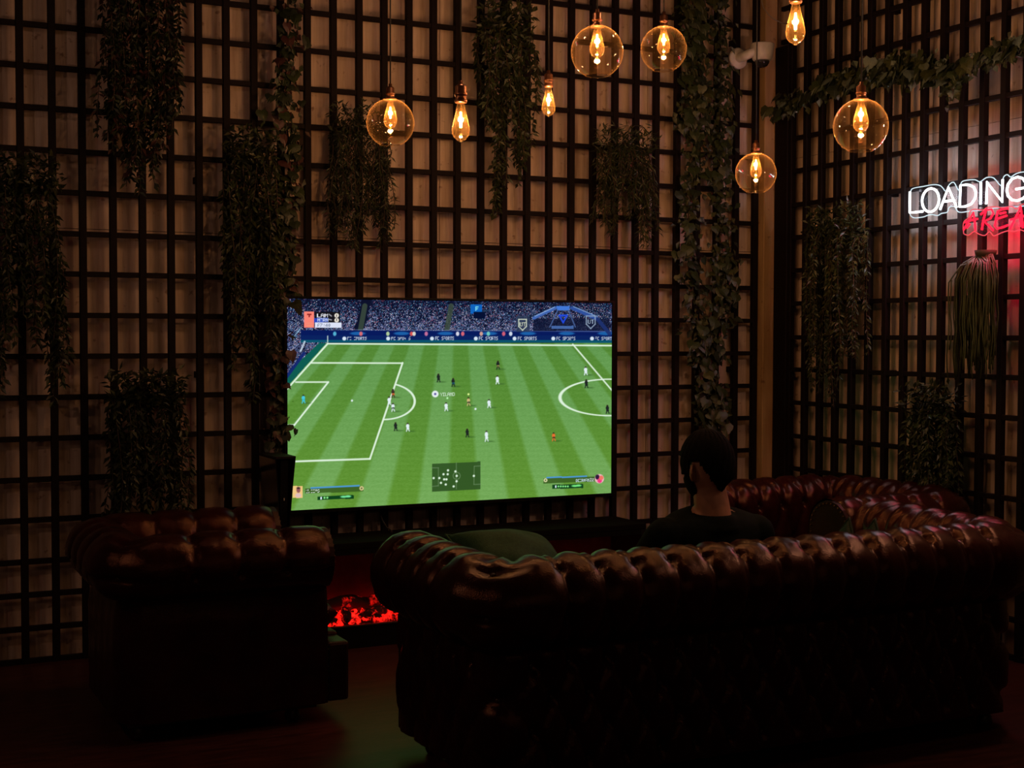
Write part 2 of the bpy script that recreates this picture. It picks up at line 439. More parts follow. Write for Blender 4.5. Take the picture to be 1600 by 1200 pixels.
    seg(515, 515, 956, 518, 1.2, (150, 170, 215), .5)
    for k in range(8):
        x = 537 + k * 68.5 - (k > 3) * (k - 3) * 8; disc(x + 1, 529, 3, (225, 240, 250), .95); text('FC SPORTS', x + 6, 526.2, x + 36, 531.4, (215, 232, 250), .9)
        disc(x + 22, 521, 12, (40, 140, 215), .6, 2.6)
    for k, (x, c) in enumerate([(523, (90, 190, 220)), (564, (235, 110, 110)), (606, (190, 220, 160)), (643, (235, 90, 80)), (647, (235, 235, 215)), (666, (215, 120, 160)), (715, (235, 235, 245)), (723, (235, 110, 120)), (752, (225, 170, 150)), (763, (120, 210, 190)), (787, (225, 100, 120)), (798, (225, 235, 245))]):
        disc(x, 521.5, 2.6, c, .9, 3.4)
    seg(475, 552, 447, 590, 5, (20, 40, 110)); seg(476, 534, 470, 548, 3, (215, 230, 245), .8); seg(458, 553, 448, 566, 5, (205, 225, 240), .85)
    seg(512, 525, 512, 537, 1.2); seg(470, 512, 458, 528, 1.4, (150, 200, 225), .8)
    # roof of the stand, centre crest
    rect(833, 498, 952, 517, (14, 20, 48), .75); seg(868, 481, 834, 497, 5, (66, 104, 180)); seg(866, 480, 836, 494, 1.2, (150, 185, 235)); seg(893, 481, 934, 499, 5, (48, 82, 160)); seg(896, 479, 934, 495, 1.2, (140, 180, 235)); rect(870, 478, 890, 485, (66, 120, 215)); seg(934, 499, 952, 521, 6, (30, 48, 108))
    seg(872, 484, 859, 511, 1.4, (80, 110, 170)); seg(888, 484, 899, 511, 1.4, (80, 110, 170)); rect(862, 509, 896, 514, (80, 120, 190), .8)
    seg(874, 493, 886, 493, 3, (34, 74, 225)); seg(875, 495, 880, 504, 2.5, (34, 74, 225)); seg(885, 495, 880, 504, 2.5, (34, 74, 225)); rect(735, 476, 753, 490, (16, 100, 190)); rect(740, 487, 758, 498, (5, 16, 50)); text('F', 743, 479, 749, 486, (120, 220, 240))
    # shield badges
    rect(807, 493, 828, 519, (44, 58, 84), .75)
    for x, y, k, c in ((816.5, 507, 1.0, (214, 224, 200)), (923, 503, 1.15, (150, 170, 195))):
        P = [(-6, -8), (6, -8), (6, 3), (0, 9), (-6, 3), (-6, -8)]
        for (a, b), (c2, d) in zip(P, P[1:]): seg(x + a * k, y + b * k, x + c2 * k, y + d * k, 1.5, c)
        text('UT', x - 4.5, y - 3.5, x + 6, y + 3, c)
    # score box
    rect(475, 487, 490.5, 512, (250, 132, 116)); rect(480, 490, 486.5, 492.6, (150, 40, 40)); rect(482, 492.6, 484.6, 496, (150, 40, 40)); seg(479, 505, 487, 505, 1, (235, 150, 120)); seg(480, 509, 488, 509, 1, (240, 160, 110))
    rect(492, 487.5, 531, 504, (22, 20, 26)); text('LAM', 495.5, 490, 513, 495.6, (240, 240, 250))
    rect(491, 497, 513, 503.5, (70, 96, 190)); rect(491, 497, 496, 503.5, (40, 70, 190)); text('MIRN', 496, 497.6, 513.5, 502.6, (215, 228, 255))
    seg(514, 491, 518, 494, 1.4, (190, 190, 200)); seg(514, 499, 518, 500, 1.4, (190, 190, 200))
    disc(526, 493, 3.5, (236, 230, 216)); disc(526, 500.3, 3.5, (236, 230, 216)); rect(525.4, 491, 526.8, 495, (90, 80, 80)); rect(525.4, 498, 526.8, 502, (90, 80, 80))
    rect(492, 504, 533.5, 512, (220, 226, 246)); text('07:40', 496, 505.8, 517, 510.6, (60, 80, 110))
    # players
    W_, K_, O_ = (226, 240, 245), (30, 36, 34), (232, 112, 50)
    def player(x, y, c, c2, h=13, boots=None):
        disc(x + 5, y + h * .45, 7, (52, 92, 40), .5, 1.3)
        disc(x, y - h * .45, 1.5, (46, 34, 28)); disc(x, y - h * .18, 2.6, c, 1, h * .24); disc(x + .4, y + h * .1, 2.3, c2, 1, h * .14)
        seg(x - .8, y + h * .15, x - 1.8, y + h * .45, 1.5, c); seg(x + 1, y + h * .15, x + 2.6, y + h * .42, 1.5, boots or c)
    for a in ((685, 591, K_, K_), (708, 598, K_, (30, 90, 110)), (778, 571, K_, (150, 140, 80)), (777, 594, W_, W_), (915, 580, W_, W_), (916, 600, K_, K_), (732, 628, (200, 180, 120), K_), (764, 631, W_, W_),
              (697, 636, W_, W_), (618, 667, K_, K_), (637, 668, W_, W_), (614, 615, (60, 44, 36), O_), (608, 627, W_, W_), (614, 637, W_, K_), (730, 677, K_, K_), (760, 682, W_, W_, 17), (865, 683, O_, K_), (474, 624, (70, 200, 225), (50, 180, 205)), (949, 640, K_, K_)):
        player(*a)
    disc(550, 626, 1.6, W_); disc(743, 639, 1.6, W_); disc(732, 616, 1.6, (225, 250, 150)); disc(699, 622, 1.5, (190, 250, 180))
    disc(680, 615.6, 5.2, (228, 238, 240)); disc(680, 615.6, 1.8, (90, 80, 160)); text('YILAND', 688, 613.4, 711, 618.6, (225, 245, 225), .9)
    # radar
    rect(675, 724.5, 751, 768, (48, 82, 36), .92, -.045)
    L = (120, 150, 110)
    for a in ((675, 731, 685, 731), (685, 731, 685, 759), (685, 759, 675, 760), (751, 728, 741, 728.5), (741, 728.5, 740.5, 757), (740.5, 757, 751, 756.5), (713, 723, 713, 764)): seg(*a, .9, L, .8)
    el = np.hypot(X - 713.5, Y - 743.5); put(np.clip(1 - np.abs(el - 5.5), 0, 1), L, .8)
    for x, y in ((677.6, 747), (686.5, 747), (689, 754.5), (693, 741), (699.5, 741), (700, 735), (694, 749), (697.6, 749), (696.5, 757), (711.6, 736.6), (713.6, 743.6), (713.4, 752), (708.8, 760), (740.4, 743.6)): disc(x, y, 1.7, (226, 246, 226))
    # player name bars
    rect(457, 759.5, 473, 778, (240, 200, 130)); disc(466.3, 765.5, 3.2, (150, 90, 90), 1, 4.5); disc(466, 774, 4.5, (225, 190, 185), 1, 3.5); disc(466.3, 762.5, 3, (60, 40, 40), 1, 1.5)
    rect(477, 763.5, 568, 771.5, (58, 92, 34), .9, -.045); rect(485, 761.4, 562, 763.6, (78, 150, 205), 1, -.045); text('15.', 477.8, 765, 485, 770.4, (230, 245, 230), 1, -.045); text('DIAS', 485.6, 765, 499.5, 770.2, (230, 245, 230), 1, -.045)
    disc(565, 763, 3.4, (214, 200, 140)); disc(565, 763, 1.4, (90, 100, 60))
    rect(496, 776, 553, 781.6, (14, 66, 28), 1, -.045); rect(500.8, 776.2, 503, 780.4, (215, 240, 245)); disc(507, 777.8, 1.6, (140, 240, 140)); disc(511.4, 777.6, 1.6, (140, 240, 140)); disc(537, 776.2, 5, (120, 235, 160), 1, 1.5); disc(544, 775.6, 4.5, (120, 235, 160), 1, 1.6)
    rect(849, 747.5, 929, 755.5, (58, 92, 34), .9, -.04); rect(854, 745.4, 917, 747.6, (78, 150, 205), 1, -.04); text('DEDRMAN', 900, 748.6, 921, 753.4, (205, 228, 235), 1, -.04); text('22', 921.5, 747.4, 928.5, 752.4, (225, 240, 235), 1, -.04)
    disc(852.4, 750.4, 2.9, (226, 224, 170)); disc(852.4, 750.4, 1.2, (70, 90, 50))
    disc(936.5, 748, 7.2, (236, 186, 190)); disc(933.5, 745.5, 3.4, (50, 24, 60), 1, 4); disc(937, 751, 3.6, (240, 60, 130)); disc(939.5, 746.5, 3.4, (240, 120, 100))
    rect(863, 757.4, 911.5, 764, (14, 66, 28), 1, -.03); rect(867.4, 758.4, 869.4, 762.4, (215, 240, 245))
    for k in range(5): disc(872.5 + k * 3.7, 760, 1.4, (140, 240, 140))
    disc(898, 759.2, 5, (120, 235, 130), 1, 1.5); disc(904, 758.6, 4.4, (120, 235, 130), 1, 1.6)
    return srgb(np.clip(img, 0, 255)) * 1.0
def screen():
    NX, NZ = 720, 410
    us = np.linspace(SX0, SX1, NX + 1); vs = np.linspace(SZ0, SZ1, NZ + 1)
    XX, ZZ = np.meshgrid(us, vs)
    co = np.stack([XX, np.full_like(XX, SY), ZZ], -1)
    d = co - np.array(CAM); zz = d @ np.array(_f)
    px = 800 + FOC * (d @ np.array(_r)) / zz; py = 600 - FOC * (d @ np.array(_u)) / zz
    col = screen_picture(px, py)
    co = co.reshape(-1, 3) - np.array(tl)
    me = bpy.data.meshes.new('screen')
    ii = (np.arange(NZ)[:, None] * (NX + 1) + np.arange(NX)[None]).ravel()
    q = np.stack([ii, ii + 1, ii + NX + 2, ii + NX + 1], 1)
    me.vertices.add(len(co)); me.vertices.foreach_set('co', co.ravel())
    me.loops.add(q.size); me.loops.foreach_set('vertex_index', q.ravel())
    me.polygons.add(len(q)); me.polygons.foreach_set('loop_start', np.arange(0, q.size, 4))
    me.update(calc_edges=True)
    ca = me.color_attributes.new('picture', 'FLOAT_COLOR', 'POINT')
    ca.data.foreach_set('color', np.concatenate([col.reshape(-1, 3), np.ones((len(co), 1))], 1).ravel())
    m = bpy.data.materials.new('lit_screen'); m.use_nodes = True; nt = m.node_tree; nt.nodes.clear()
    a = nt.nodes.new('ShaderNodeVertexColor'); a.layer_name = 'picture'
    e = nt.nodes.new('ShaderNodeEmission'); o = nt.nodes.new('ShaderNodeOutputMaterial')
    nt.links.new(a.outputs[0], e.inputs[0]); nt.links.new(e.outputs[0], o.inputs[0])
    me.materials.append(m)
    new_obj('screen', me, tv)
screen()

# ================================================================== FIREPLACE CABINET
CX0, CX1, CY0, CY1, CZ = .62, 2.857, -.35, -.02, .495
fo = Vector((1.74, -.18, 0))
fp = empty('electric_fireplace', fo, 'long black electric fireplace cabinet with glowing red embers below the television', 'fireplace')
def fpp(name, bm, m, par=None, smooth=False):
    return pr(name, bm, m, par or fp, fo, smooth)
fpp('top_panel', bx(CX0, CX1, CY0, CY1, CZ - .03, CZ, .003, 1), 'cabinet_black')
fpp('plinth', bx(CX0, CX1, CY0 + .01, CY1, 0, .105, .003, 1), 'cabinet_black')
fpp('side_panel', bx(CX1 - .03, CX1, CY0, CY1, .075, CZ - .03), 'black_satin')
fpp('side_panel', bx(CX0, CX0 + .03, CY0, CY1, .075, CZ - .03), 'black_satin')
fpp('back_panel', bx(CX0 + .03, CX1 - .03, CY1 - .02, CY1, .075, CZ - .03), 'fire_back')
fpp('front_lip', bx(CX0 + .03, CX1 - .03, CY0, CY0 + .012, .105, .112), 'steel')
fpp('fascia', bx(CX0 + .03, CX1 - .03, CY0, CY0 + .015, CZ - .055, CZ - .03), 'cabinet_black')
fpp('glass_pane', bx(CX0 + .03, CX1 - .03, CY0 + .002, CY0 + .006, .112, CZ - .055), 'fire_glass')
rnd = random.Random(11)
bm = bmesh.new()
for k in range(900):
    c = Vector((rnd.uniform(CX0 + .05, CX1 - .05), rnd.uniform(CY0 + .03, CY1 - .04), .110 + rnd.random() * .012)); s = rnd.uniform(.008, .018)
    m = Matrix.Translation(c) @ Euler((rnd.random() * 3, rnd.random() * 3, rnd.random() * 3)).to_matrix().to_4x4() @ Matrix.Diagonal((s * 1.3, s, s * .8, 1))
    bmesh.ops.create_icosphere(bm, subdivisions=1, radius=1, matrix=m)
tag(fpp('embers', bm, 'ember_bed_glow'), kind='stuff')
def log(c, L, r, rz, ry, m):
    bm = bmesh.new(); N = 9; pts = []; rr = []
    for i in range(N):
        t = i / (N - 1); pts.append(((t - .5) * L, rnd.uniform(-.006, .006), rnd.uniform(-.005, .005) + .25 * r * math.sin(t * PI))); rr.append(r * (.75 + .35 * rnd.random()) * (1 if 0 < i < N - 1 else .7))
    add_tube(bm, pts, rr, 9)
    for v in bm.verts: v.co += Vector((rnd.uniform(-1, 1), rnd.uniform(-1, 1), rnd.uniform(-1, 1))) * r * .14
    bmesh.ops.transform(bm, matrix=Matrix.Translation(c) @ Matrix.Rotation(rz, 4, 'Z') @ Matrix.Rotation(ry, 4, 'Y'), verts=bm.verts[:])
    return bm
k = 0
x = CX0 + .14
while x < CX1 - .12:
    fpp('log', log((x, -.16 + rnd.uniform(-.03, .03), .165 + rnd.uniform(0, .03)), rnd.uniform(.2, .27), rnd.uniform(.022, .032), rnd.uniform(-.5, .5), rnd.uniform(-.15, .15), 'log_glow'), 'log_glow', smooth=True)
    fpp('log', log((x + .06, -.24 + rnd.uniform(-.02, .02), .143), rnd.uniform(.12, .17), rnd.uniform(.016, .024), rnd.uniform(.4, 2.4), rnd.uniform(-.25, .25), 'log_glow'), 'log_edge_glow', smooth=True)
    x += .15; k += 1
for j in range(40):
    c = Vector((rnd.uniform(CX0 + .06, CX1 - .06), rnd.uniform(CY0 + .045, CY0 + .13), .132)); s = rnd.uniform(.012, .022)
    bm = bmesh.new(); bmesh.ops.create_icosphere(bm, subdivisions=2, radius=1, matrix=Matrix.Translation(c) @ Matrix.Rotation(rnd.random() * 3, 4, 'Z') @ Matrix.Diagonal((s * 1.5, s, s * .8, 1)))
    for v in bm.verts: v.co += Vector((rnd.uniform(-1, 1), rnd.uniform(-1, 1), rnd.uniform(-1, 1))) * s * .15
    fpp('coal', bm, 'log_edge_glow' if j % 3 else 'log_glow')

# game console standing on the cabinet's left end
gc = empty('game_console', (.95, -.22, CZ), 'tall black game console standing upright left of the television', 'console')
def flare(x_bot, x_top, y0, y1, h, n=10, th=.004, side=1):
    bm = bmesh.new(); A = []
    for i in range(n + 1):
        t = i / n; x = x_bot + (x_top - x_bot) * (t ** 1.5); z = .012 + h * t
        A.append([bm.verts.new((x - th / 2, y0 - .02 * t, z)), bm.verts.new((x + th / 2, y0 - .02 * t, z)), bm.verts.new((x + th / 2, y1, z)), bm.verts.new((x - th / 2, y1, z))])
    for a, b in zip(A, A[1:]):
        for k in range(4): bm.faces.new((a[k], a[(k + 1) % 4], b[(k + 1) % 4], b[k]))
    bm.faces.new(A[0][::-1]); bm.faces.new(A[-1]); return bm
obj('core', (lambda b: b)(flare(0, 0, -.10, .11, .385, th=.034)), 'black_gloss', gc)
obj('side_plate', flare(-.021, -.047, -.115, .12, .40), 'black_gloss', gc)
obj('side_plate', flare(.021, .047, -.115, .12, .40), 'black_gloss', gc)
bm = bmesh.new(); add_lathe(bm, [(.06, 0), (.062, .004), (.06, .012), (.02, .013)], 28); obj('stand', bm, 'black_satin', gc)
obj('top_cap', bx(-.055, .05, -.13, .10, .400, .412, .002, 1), 'black_satin', gc)
obj('indicator', bx(-.002, .002, -.1125, -.110, .21, .222), 'white_plastic', gc)
bm = bmesh.new()
add_tube(bm, [onY(594, 800, -.05), onY(597, 812, -.07), onY(604, 824, -.09), onY(612, 829, -.12), onY(612, 830, -.125) - Vector((0, 0, .01))], .004, 6)
tag(obj('power_cable', bm, 'cord_black'), 'thin black cable hanging from the television to the cabinet top', 'cable')

# ================================================================== CHESTERFIELD SEATING
BTN = bpy.data.meshes.new('button')
bm = bmesh.new(); bmesh.ops.create_uvsphere(bm, u_segments=8, v_segments=5, radius=1, matrix=Matrix.Diagonal((.0105, .0105, .005, 1))); bm.to_mesh(BTN); bm.free()
BTN.materials.append(MATS['button_leather']); BTN.polygons.foreach_set('use_smooth', [True] * len(BTN.polygons))

def chesterfield(name, loc, rz, L, D, H, label, cat, outer_tuft, cushions, pitch=.135, rr=.112, group=None, deep=.02, seat_out=.05, base=.075, sh=0.0):
    """faces local +Y; back's outer face at y=0, width 0..L"""
    root = empty(name, loc, label, cat, group, rz)
    T = .155; a = T / 2
    # profile (n outward, z), inner bottom -> over the roll -> outer bottom
    prof = []
    zc = H - rr; nc = .038
    for i in range(26):
        t = i / 26; prof.append((-a + .0 + (-rr + nc + a) * t ** 2, .27 + (zc - .27) * t))
    for i in range(44):
        an = PI - (PI * 1.46) * i / 43; prof.append((nc + rr * math.cos(an), zc + rr * math.sin(an)))
    n1, z1 = prof[-1]; n2 = a - .012
    for i in range(1, 26):
        t = i / 25; prof.append((n1 + (n2 - n1) * min(1, t * 5), z1 - .02 * min(1, t * 4) - (z1 - .02 - base) * t if t < 1 else base))
    P = np.array(prof); sv = np.concatenate([[0], np.cumsum(np.hypot(*np.diff(P, axis=0).T))])
    vr = sv[26]; ve = sv[69]; vend = sv[-1]
    vtop = vr + rr * PI / 2
    rows = [(.07, 1), (vr * .5 + .035, 0), (vr - .0, 1)] if outer_tuft else [(.07, 0), (vr * .5 + .035, 1), (vr - .0, 0)]            # inner rows
    last_in = rows[-1][0]
    ro = vr + rr * 1.08 * PI
    rows.append((vr + rr * .66 * PI, 0) if outer_tuft else (vr + rr * .60 * PI, 0))
    rows.append((ro, 0))                                            # outer side of the roll
    if outer_tuft:
        n_o = 3; span = vend - .05 - (ve + .055)
        rows.append((ve + .055, 1))
        for i in range(1, n_o + 1): rows.append((ve + .055 + span * i / n_o, (i + 1) % 2))
    # path
    rc = .05
    ctr = [(a, D), (a, a), (L - a, a), (L - a, D)]
    n_arm = max(3, round((D - a) / pitch)); n_back = max(3, round((L - 2 * a) / pitch))
    path = []
    def add_seg(p, q, U0, U1, n, sk):
        for i in range(n + (1 if sk else 0)):
            t = i / n; path.append((p[0] + (q[0] - p[0]) * t, p[1] + (q[1] - p[1]) * t, U0 + (U1 - U0) * t))
    st = .0095
    add_seg((a, D), (a, a + rc), 0, n_arm - rc / pitch * .6, int((D - a - rc) / st), False)
    for i in range(14):
        t = i / 14; an = PI + t * PI / 2; path.append((a + rc + rc * math.cos(an), a + rc + rc * math.sin(an), n_arm + (t - .5) * 2 * rc / pitch * .6))
    add_seg((a + rc, a), (L - a - rc, a), n_arm + rc / pitch * .6, n_arm + n_back - rc / pitch * .6, int((L - 2 * a - 2 * rc) / st), False)
    for i in range(14):
        t = i / 14; an = -PI / 2 + t * PI / 2; path.append((L - a - rc + rc * math.cos(an), a + rc + rc * math.sin(an), n_arm + n_back + (t - .5) * 2 * rc / pitch * .6))
    add_seg((L - a, a + rc), (L - a, D), n_arm + n_back + rc / pitch * .6, 2 * n_arm + n_back, int((D - a - rc) / st), True)
    Q = np.array(path); tx = np.gradient(Q[:, 0]); ty = np.gradient(Q[:, 1]); ll = np.hypot(tx, ty); tx /= ll; ty /= ll
    nx, ny = ty, -tx                                                # outward normal (right of travel is outside? fixed below)
    if nx[0] > 0: nx, ny = -nx, -ny
    nP, nQ = len(P), len(Q)
    # profile normals
    dp = np.gradient(P, axis=0); dl = np.hypot(dp[:, 0], dp[:, 1]); pn = np.stack([-dp[:, 1] / dl, dp[:, 0] / dl], 1)
    if pn[40, 1] < 0: pn = -pn
    U = Q[:, 2][:, None]; V = sv[None, :]
    h = np.zeros((nQ, nP)); rg = np.random.default_rng(int(L * 1000))
    zones = []
    for (v0, p0), (v1, p1) in zip(rows, rows[1:]):
        zones.append((v0, v1, p0 * .5, p1 * .5))
    zones.insert(0, (-.07, rows[0][0], .5 - rows[0][1] * .5, rows[0][1] * .5))
    if outer_tuft: zones.append((rows[-1][0], rows[-1][0] + .2, rows[-1][1] * .5, rows[-1][1] * .5))
    for zi, (v0, v1, p0, p1) in enumerate(zones):
        m = ((V >= v0) & (V < v1)).astype(float) * np.ones((nQ, 1))
        t = (V - v0) / (v1 - v0)
        if p0 == p1:
            d = np.abs((U - p0 + .5) % 1 - .5) * np.ones_like(m)
            amp = np.ones_like(m) * .85
        else:
            d1 = np.abs((U - p0 - .5 * t + .5) % 1 - .5); d2 = np.abs((U - p0 + .5 * t + .5) % 1 - .5)
            d = np.minimum(d1, d2); amp = np.ones_like(m)
        hh = deep * amp * (1 - (1 - np.clip(d / .42, 0, 1)) ** 2.6)
        h += m * hh
    plain_from = rows[-1][0] if outer_tuft else ro
    if not outer_tuft:
        fade = np.clip((V - plain_from) / .05, 0, 1); keep = 1 - fade
        h = h * keep + deep * .55 * fade * (V > plain_from)
    h += rg.normal(0, .0004, h.shape)
    btns = []
    for v, p in rows:
        for k in range(int(Q[-1, 2]) + 1):
            u = k + p * .5
            if u < .3 or u > Q[-1, 2] - .3: continue
            btns.append((u, v))
    for u, v in btns:
        r2 = ((U - u) * pitch) ** 2 + (V - v) ** 2
        ang = np.arctan2(V - v, (U - u) * pitch + 1e-9)
        h += .0022 * np.sin(9 * ang + u * 2.7) * np.exp(-((np.sqrt(r2) - .030) / .020) ** 2)
        h -= .022 * np.exp(-r2 / .019 ** 2)
    wr1 = np.sin(U * 7.3 + 9 * V / .1 + 1.3 * np.sin(U * 3.1)) * np.sin(V * 95 + U * 5 + 2 * np.sin(U * 2.3))
    h += .0011 * wr1 + .0016 * np.sin(U * 2.9 + V * 31) * np.sin(V * 23 - U * 4.1)
    h = h - .006
    # dense vertex grid
    ncomp = P[None, :, 0] + h * pn[None, :, 0]; zcomp = P[None, :, 1] + h * pn[None, :, 1]
    wob = 1 + .0 * U
    # inner corner pinch: inner offsets must not cross the corner radius
    co = np.stack([Q[:, 0][:, None] + nx[:, None] * ncomp, Q[:, 1][:, None] + ny[:, None] * ncomp, zcomp * wob], -1)
    inner_lim_x0, inner_lim_x1 = 2 * a + .012, L - 2 * a - .012
    me = bpy.data.meshes.new('upholstery'); vv = co.reshape(-1, 3)
    ii = (np.arange(nQ - 1)[:, None] * nP + np.arange(nP - 1)[None]).ravel()
    q = np.stack([ii, ii + nP, ii + nP + 1, ii + 1], 1)
    me.from_pydata(vv.tolist(), [], q.tolist()); me.materials.append(MATS['leather']); me.polygons.foreach_set('use_smooth', [True] * len(me.polygons))
    me.update(); o = new_obj('upholstery', me, root)
    bmx = bmesh.new(); bmx.from_mesh(me); bmesh.ops.recalc_face_normals(bmx, faces=bmx.faces[:]); bmx.to_mesh(me); bmx.free()
    # buttons
    for u, v in btns:
        i = int(np.argmin(np.abs(Q[:, 2] - u))); j = int(np.argmin(np.abs(sv - v)))
        c = Vector(co[i, j]); nr = Vector((nx[i] * pn[j, 0], ny[i] * pn[j, 0], pn[j, 1])).normalized()
        instance('button', BTN, root, Matrix.Translation(c + nr * .002) @ nr.to_track_quat('Z', 'Y').to_matrix().to_4x4())
    # scroll panels on the arm fronts
    for sgn, xx in ((-1, a), (1, L - a)):
        bm = bmesh.new(); f, b = [], []
        for n_, z_ in [P[i] for i in range(0, nP, 3)] + [P[-1]]:
            n_ *= .985
            f.append(bm.verts.new((xx + sgn * n_, D + .012, z_))); b.append(bm.verts.new((xx + sgn * n_, D - .01, z_)))
        f.append(bm.verts.new((xx - sgn * a * .97, D + .012, base))); b.append(bm.verts.new((xx - sgn * a * .97, D - .01, base)))
        f.append(f[0]); b.append(b[0])
        for k in range(len(f) - 1): bm.faces.new((f[k], f[k + 1], b[k + 1], b[k]))
        bm.faces.new(f[:-1]); bmesh.ops.recalc_face_normals(bm, faces=bm.faces[:])
        arm = obj('arm_front', bm, 'leather_dark', root)
        bm = bmesh.new()
        for i in range(2, nP - 2, 2):
            n_, z_ = P[i]; n_ = n_ - pn[i][0] * .012; z_ = z_ - pn[i][1] * .012
            bmesh.ops.create_icosphere(bm, subdivisions=1, radius=.0045, matrix=Matrix.Translation((xx + sgn * n_, D + .014, z_)))
        tag(obj('nail_heads', bm, 'brass', arm), kind='stuff')
    # frame, seat base, cushions, feet
    bm = bx(T - .01, L - T + .01, a, D + seat_out, base, .27 + sh, .012, 2); obj('seat_base', bm, 'leather_dark', root)
    if seat_out > .09: obj('front_rail', bx(.02, L - .02, D + .013, D + seat_out + .004, base, .30, .012, 2), 'leather_dark', root)
    obj('base_rail', bx(.045, L - .045, .045, D - .02, base - .02, base + .012, .004, 1), 'dark_wood', root)
    wd = (L - 2 * T - .02) / cushions
    for c in range(cushions):
        x0 = T + .01 + wd * c
        bm = bmesh.new(); N, Mm = 16, 16; Y0, Y1 = T + .01, D + seat_out + .01
        def hc(s, t): return .07 * (1 - abs(2 * s - 1) ** 6) ** .5 * (1 - abs(2 * t - 1) ** 6) ** .5
        top = [[bm.verts.new((x0 + wd * i / N, Y0 + (Y1 - Y0) * j / Mm, .335 + sh + hc(i / N, j / Mm))) for j in range(Mm + 1)] for i in range(N + 1)]
        bot = [[bm.verts.new((x0 + wd * i / N, Y0 + (Y1 - Y0) * j / Mm, .335 + sh - .065 * (1 if 0 < i < N and 0 < j < Mm else 0))) for j in range(Mm + 1)] for i in range(N + 1)]
        for i in range(N):
            for j in range(Mm):
                bm.faces.new((top[i][j], top[i + 1][j], top[i + 1][j + 1], top[i][j + 1])); bm.faces.new((bot[i][j], bot[i][j + 1], bot[i + 1][j + 1], bot[i + 1][j]))
        bmesh.ops.remove_doubles(bm, verts=bm.verts[:], dist=.0005)
        obj('seat_cushion', bm, 'leather', root, smooth=True)
    for x_, y_ in ((.1, .09), (L - .1, .09), (.1, D - .1), (L - .1, D - .1)):
        bm = bmesh.new(); add_lathe(bm, [(.010, 0), (.024, .004), (.030, .02), (.026, .04), (.020, .05), (.028, .058), (.032, base - .018)], 16, (x_, y_, 0)); obj('foot', bm, 'dark_wood', root)
    return root

SOFA_X, SOFA_Y, SOFA_L = .885, -2.655, 2.19
sofa = chesterfield('chesterfield_sofa', (SOFA_X, SOFA_Y, 0), 0, SOFA_L, .76, .765, 'long oxblood leather buttoned sofa with its back to the viewer', 'sofa', True, 3, pitch=.138, rr=.136)
chair_l = chesterfield('chesterfield_armchair', (0.0, -.72, 0), -PI / 2, .76, .765, .735, 'oxblood leather club armchair at left, side on, facing right', 'armchair', False, 1, pitch=.17, deep=.018, base=.075, seat_out=.095, sh=.045)
chair_r = chesterfield('chesterfield_armchair', (3.70, -1.72, 0), R(97), .84, .82, .765, 'oxblood leather buttoned armchair in the corner by the right wall, beyond the sofa', 'armchair', True, 1, pitch=.15)

# cushions
def pillow(loc, rot, sx, sy, sz, label, name='cushion', m='pillow_green', seed=1):
    rg = random.Random(seed); bm = bmesh.new(); N = 26; T_, B_ = [], []
    def P_(i, j, s):
        u = -1 + 2 * i / N; v = -1 + 2 * j / N
        e = max(0, (1 - u ** 2) * (1 - v ** 2)); hh = e ** .5
        pin = 1 - .10 * (1 - v * v) * abs(u) ** 3; pin2 = 1 - .10 * (1 - u * u) * abs(v) ** 3
        wr_ = .05 * math.sin(7 * u + 3 * v + seed) * math.sin(5 * v - 2 * u) * e ** .2
        return (u * sx * pin, v * sy * pin2, s * sz * hh * (1 + wr_))
    T_ = [[bm.verts.new(P_(i, j, 1)) for j in range(N + 1)] for i in range(N + 1)]
    B_ = [[bm.verts.new(P_(i, j, -1)) for j in range(N + 1)] for i in range(N + 1)]
    for i in range(N):
        for j in range(N):
            bm.faces.new((T_[i][j], T_[i + 1][j], T_[i + 1][j + 1], T_[i][j + 1])); bm.faces.new((B_[i][j], B_[i][j + 1], B_[i + 1][j + 1], B_[i + 1][j]))
    bmesh.ops.remove_doubles(bm, verts=bm.verts[:], dist=.0004)
    bmesh.ops.recalc_face_normals(bm, faces=bm.faces[:])
    o = obj(name, bm, m, None, True, loc); o.rotation_euler = rot
    pi = bmesh.new(); ring = []
    for i in range(N): ring.append(P_(i, 0, 0))
    for i in range(N): ring.append(P_(N, i, 0))
    for i in range(N): ring.append(P_(N - i, N, 0))
    for i in range(N): ring.append(P_(0, N - i, 0))
    add_tube(pi, ring, .005, 6, closed=True); obj('piping', pi, m, o)
    return tag(o, label, 'cushion')
c0 = onY(800, 838, -2.28)
pillow((c0.x + .015, -2.27, c0.z - .112), (R(30), R(7), R(4)), .195, .17, .112, 'green velvet cushion lying against the left end of the sofa back', seed=2)
for (px_, py_, pz_), tz_, lab, sd_ in (((2.66, -2.10, .50), -97, 'dark green cushion corner showing above the sofa back, nearer the man', 3), ((2.775, -2.12, .49), -93, 'dark green cushion corner showing against the right sofa arm, farther from the man', 5)):
    pc_ = pillow((0, 0, 0), (0, 0, 0), .175, .175, .045, lab, m='pillow_dark', seed=sd_)
    pc_.matrix_world = Matrix.Translation((px_, py_, pz_)) @ Matrix.Rotation(R(tz_), 4, 'Z') @ Matrix.Rotation(R(78), 4, 'X') @ Matrix.Rotation(R(45), 4, 'Z')

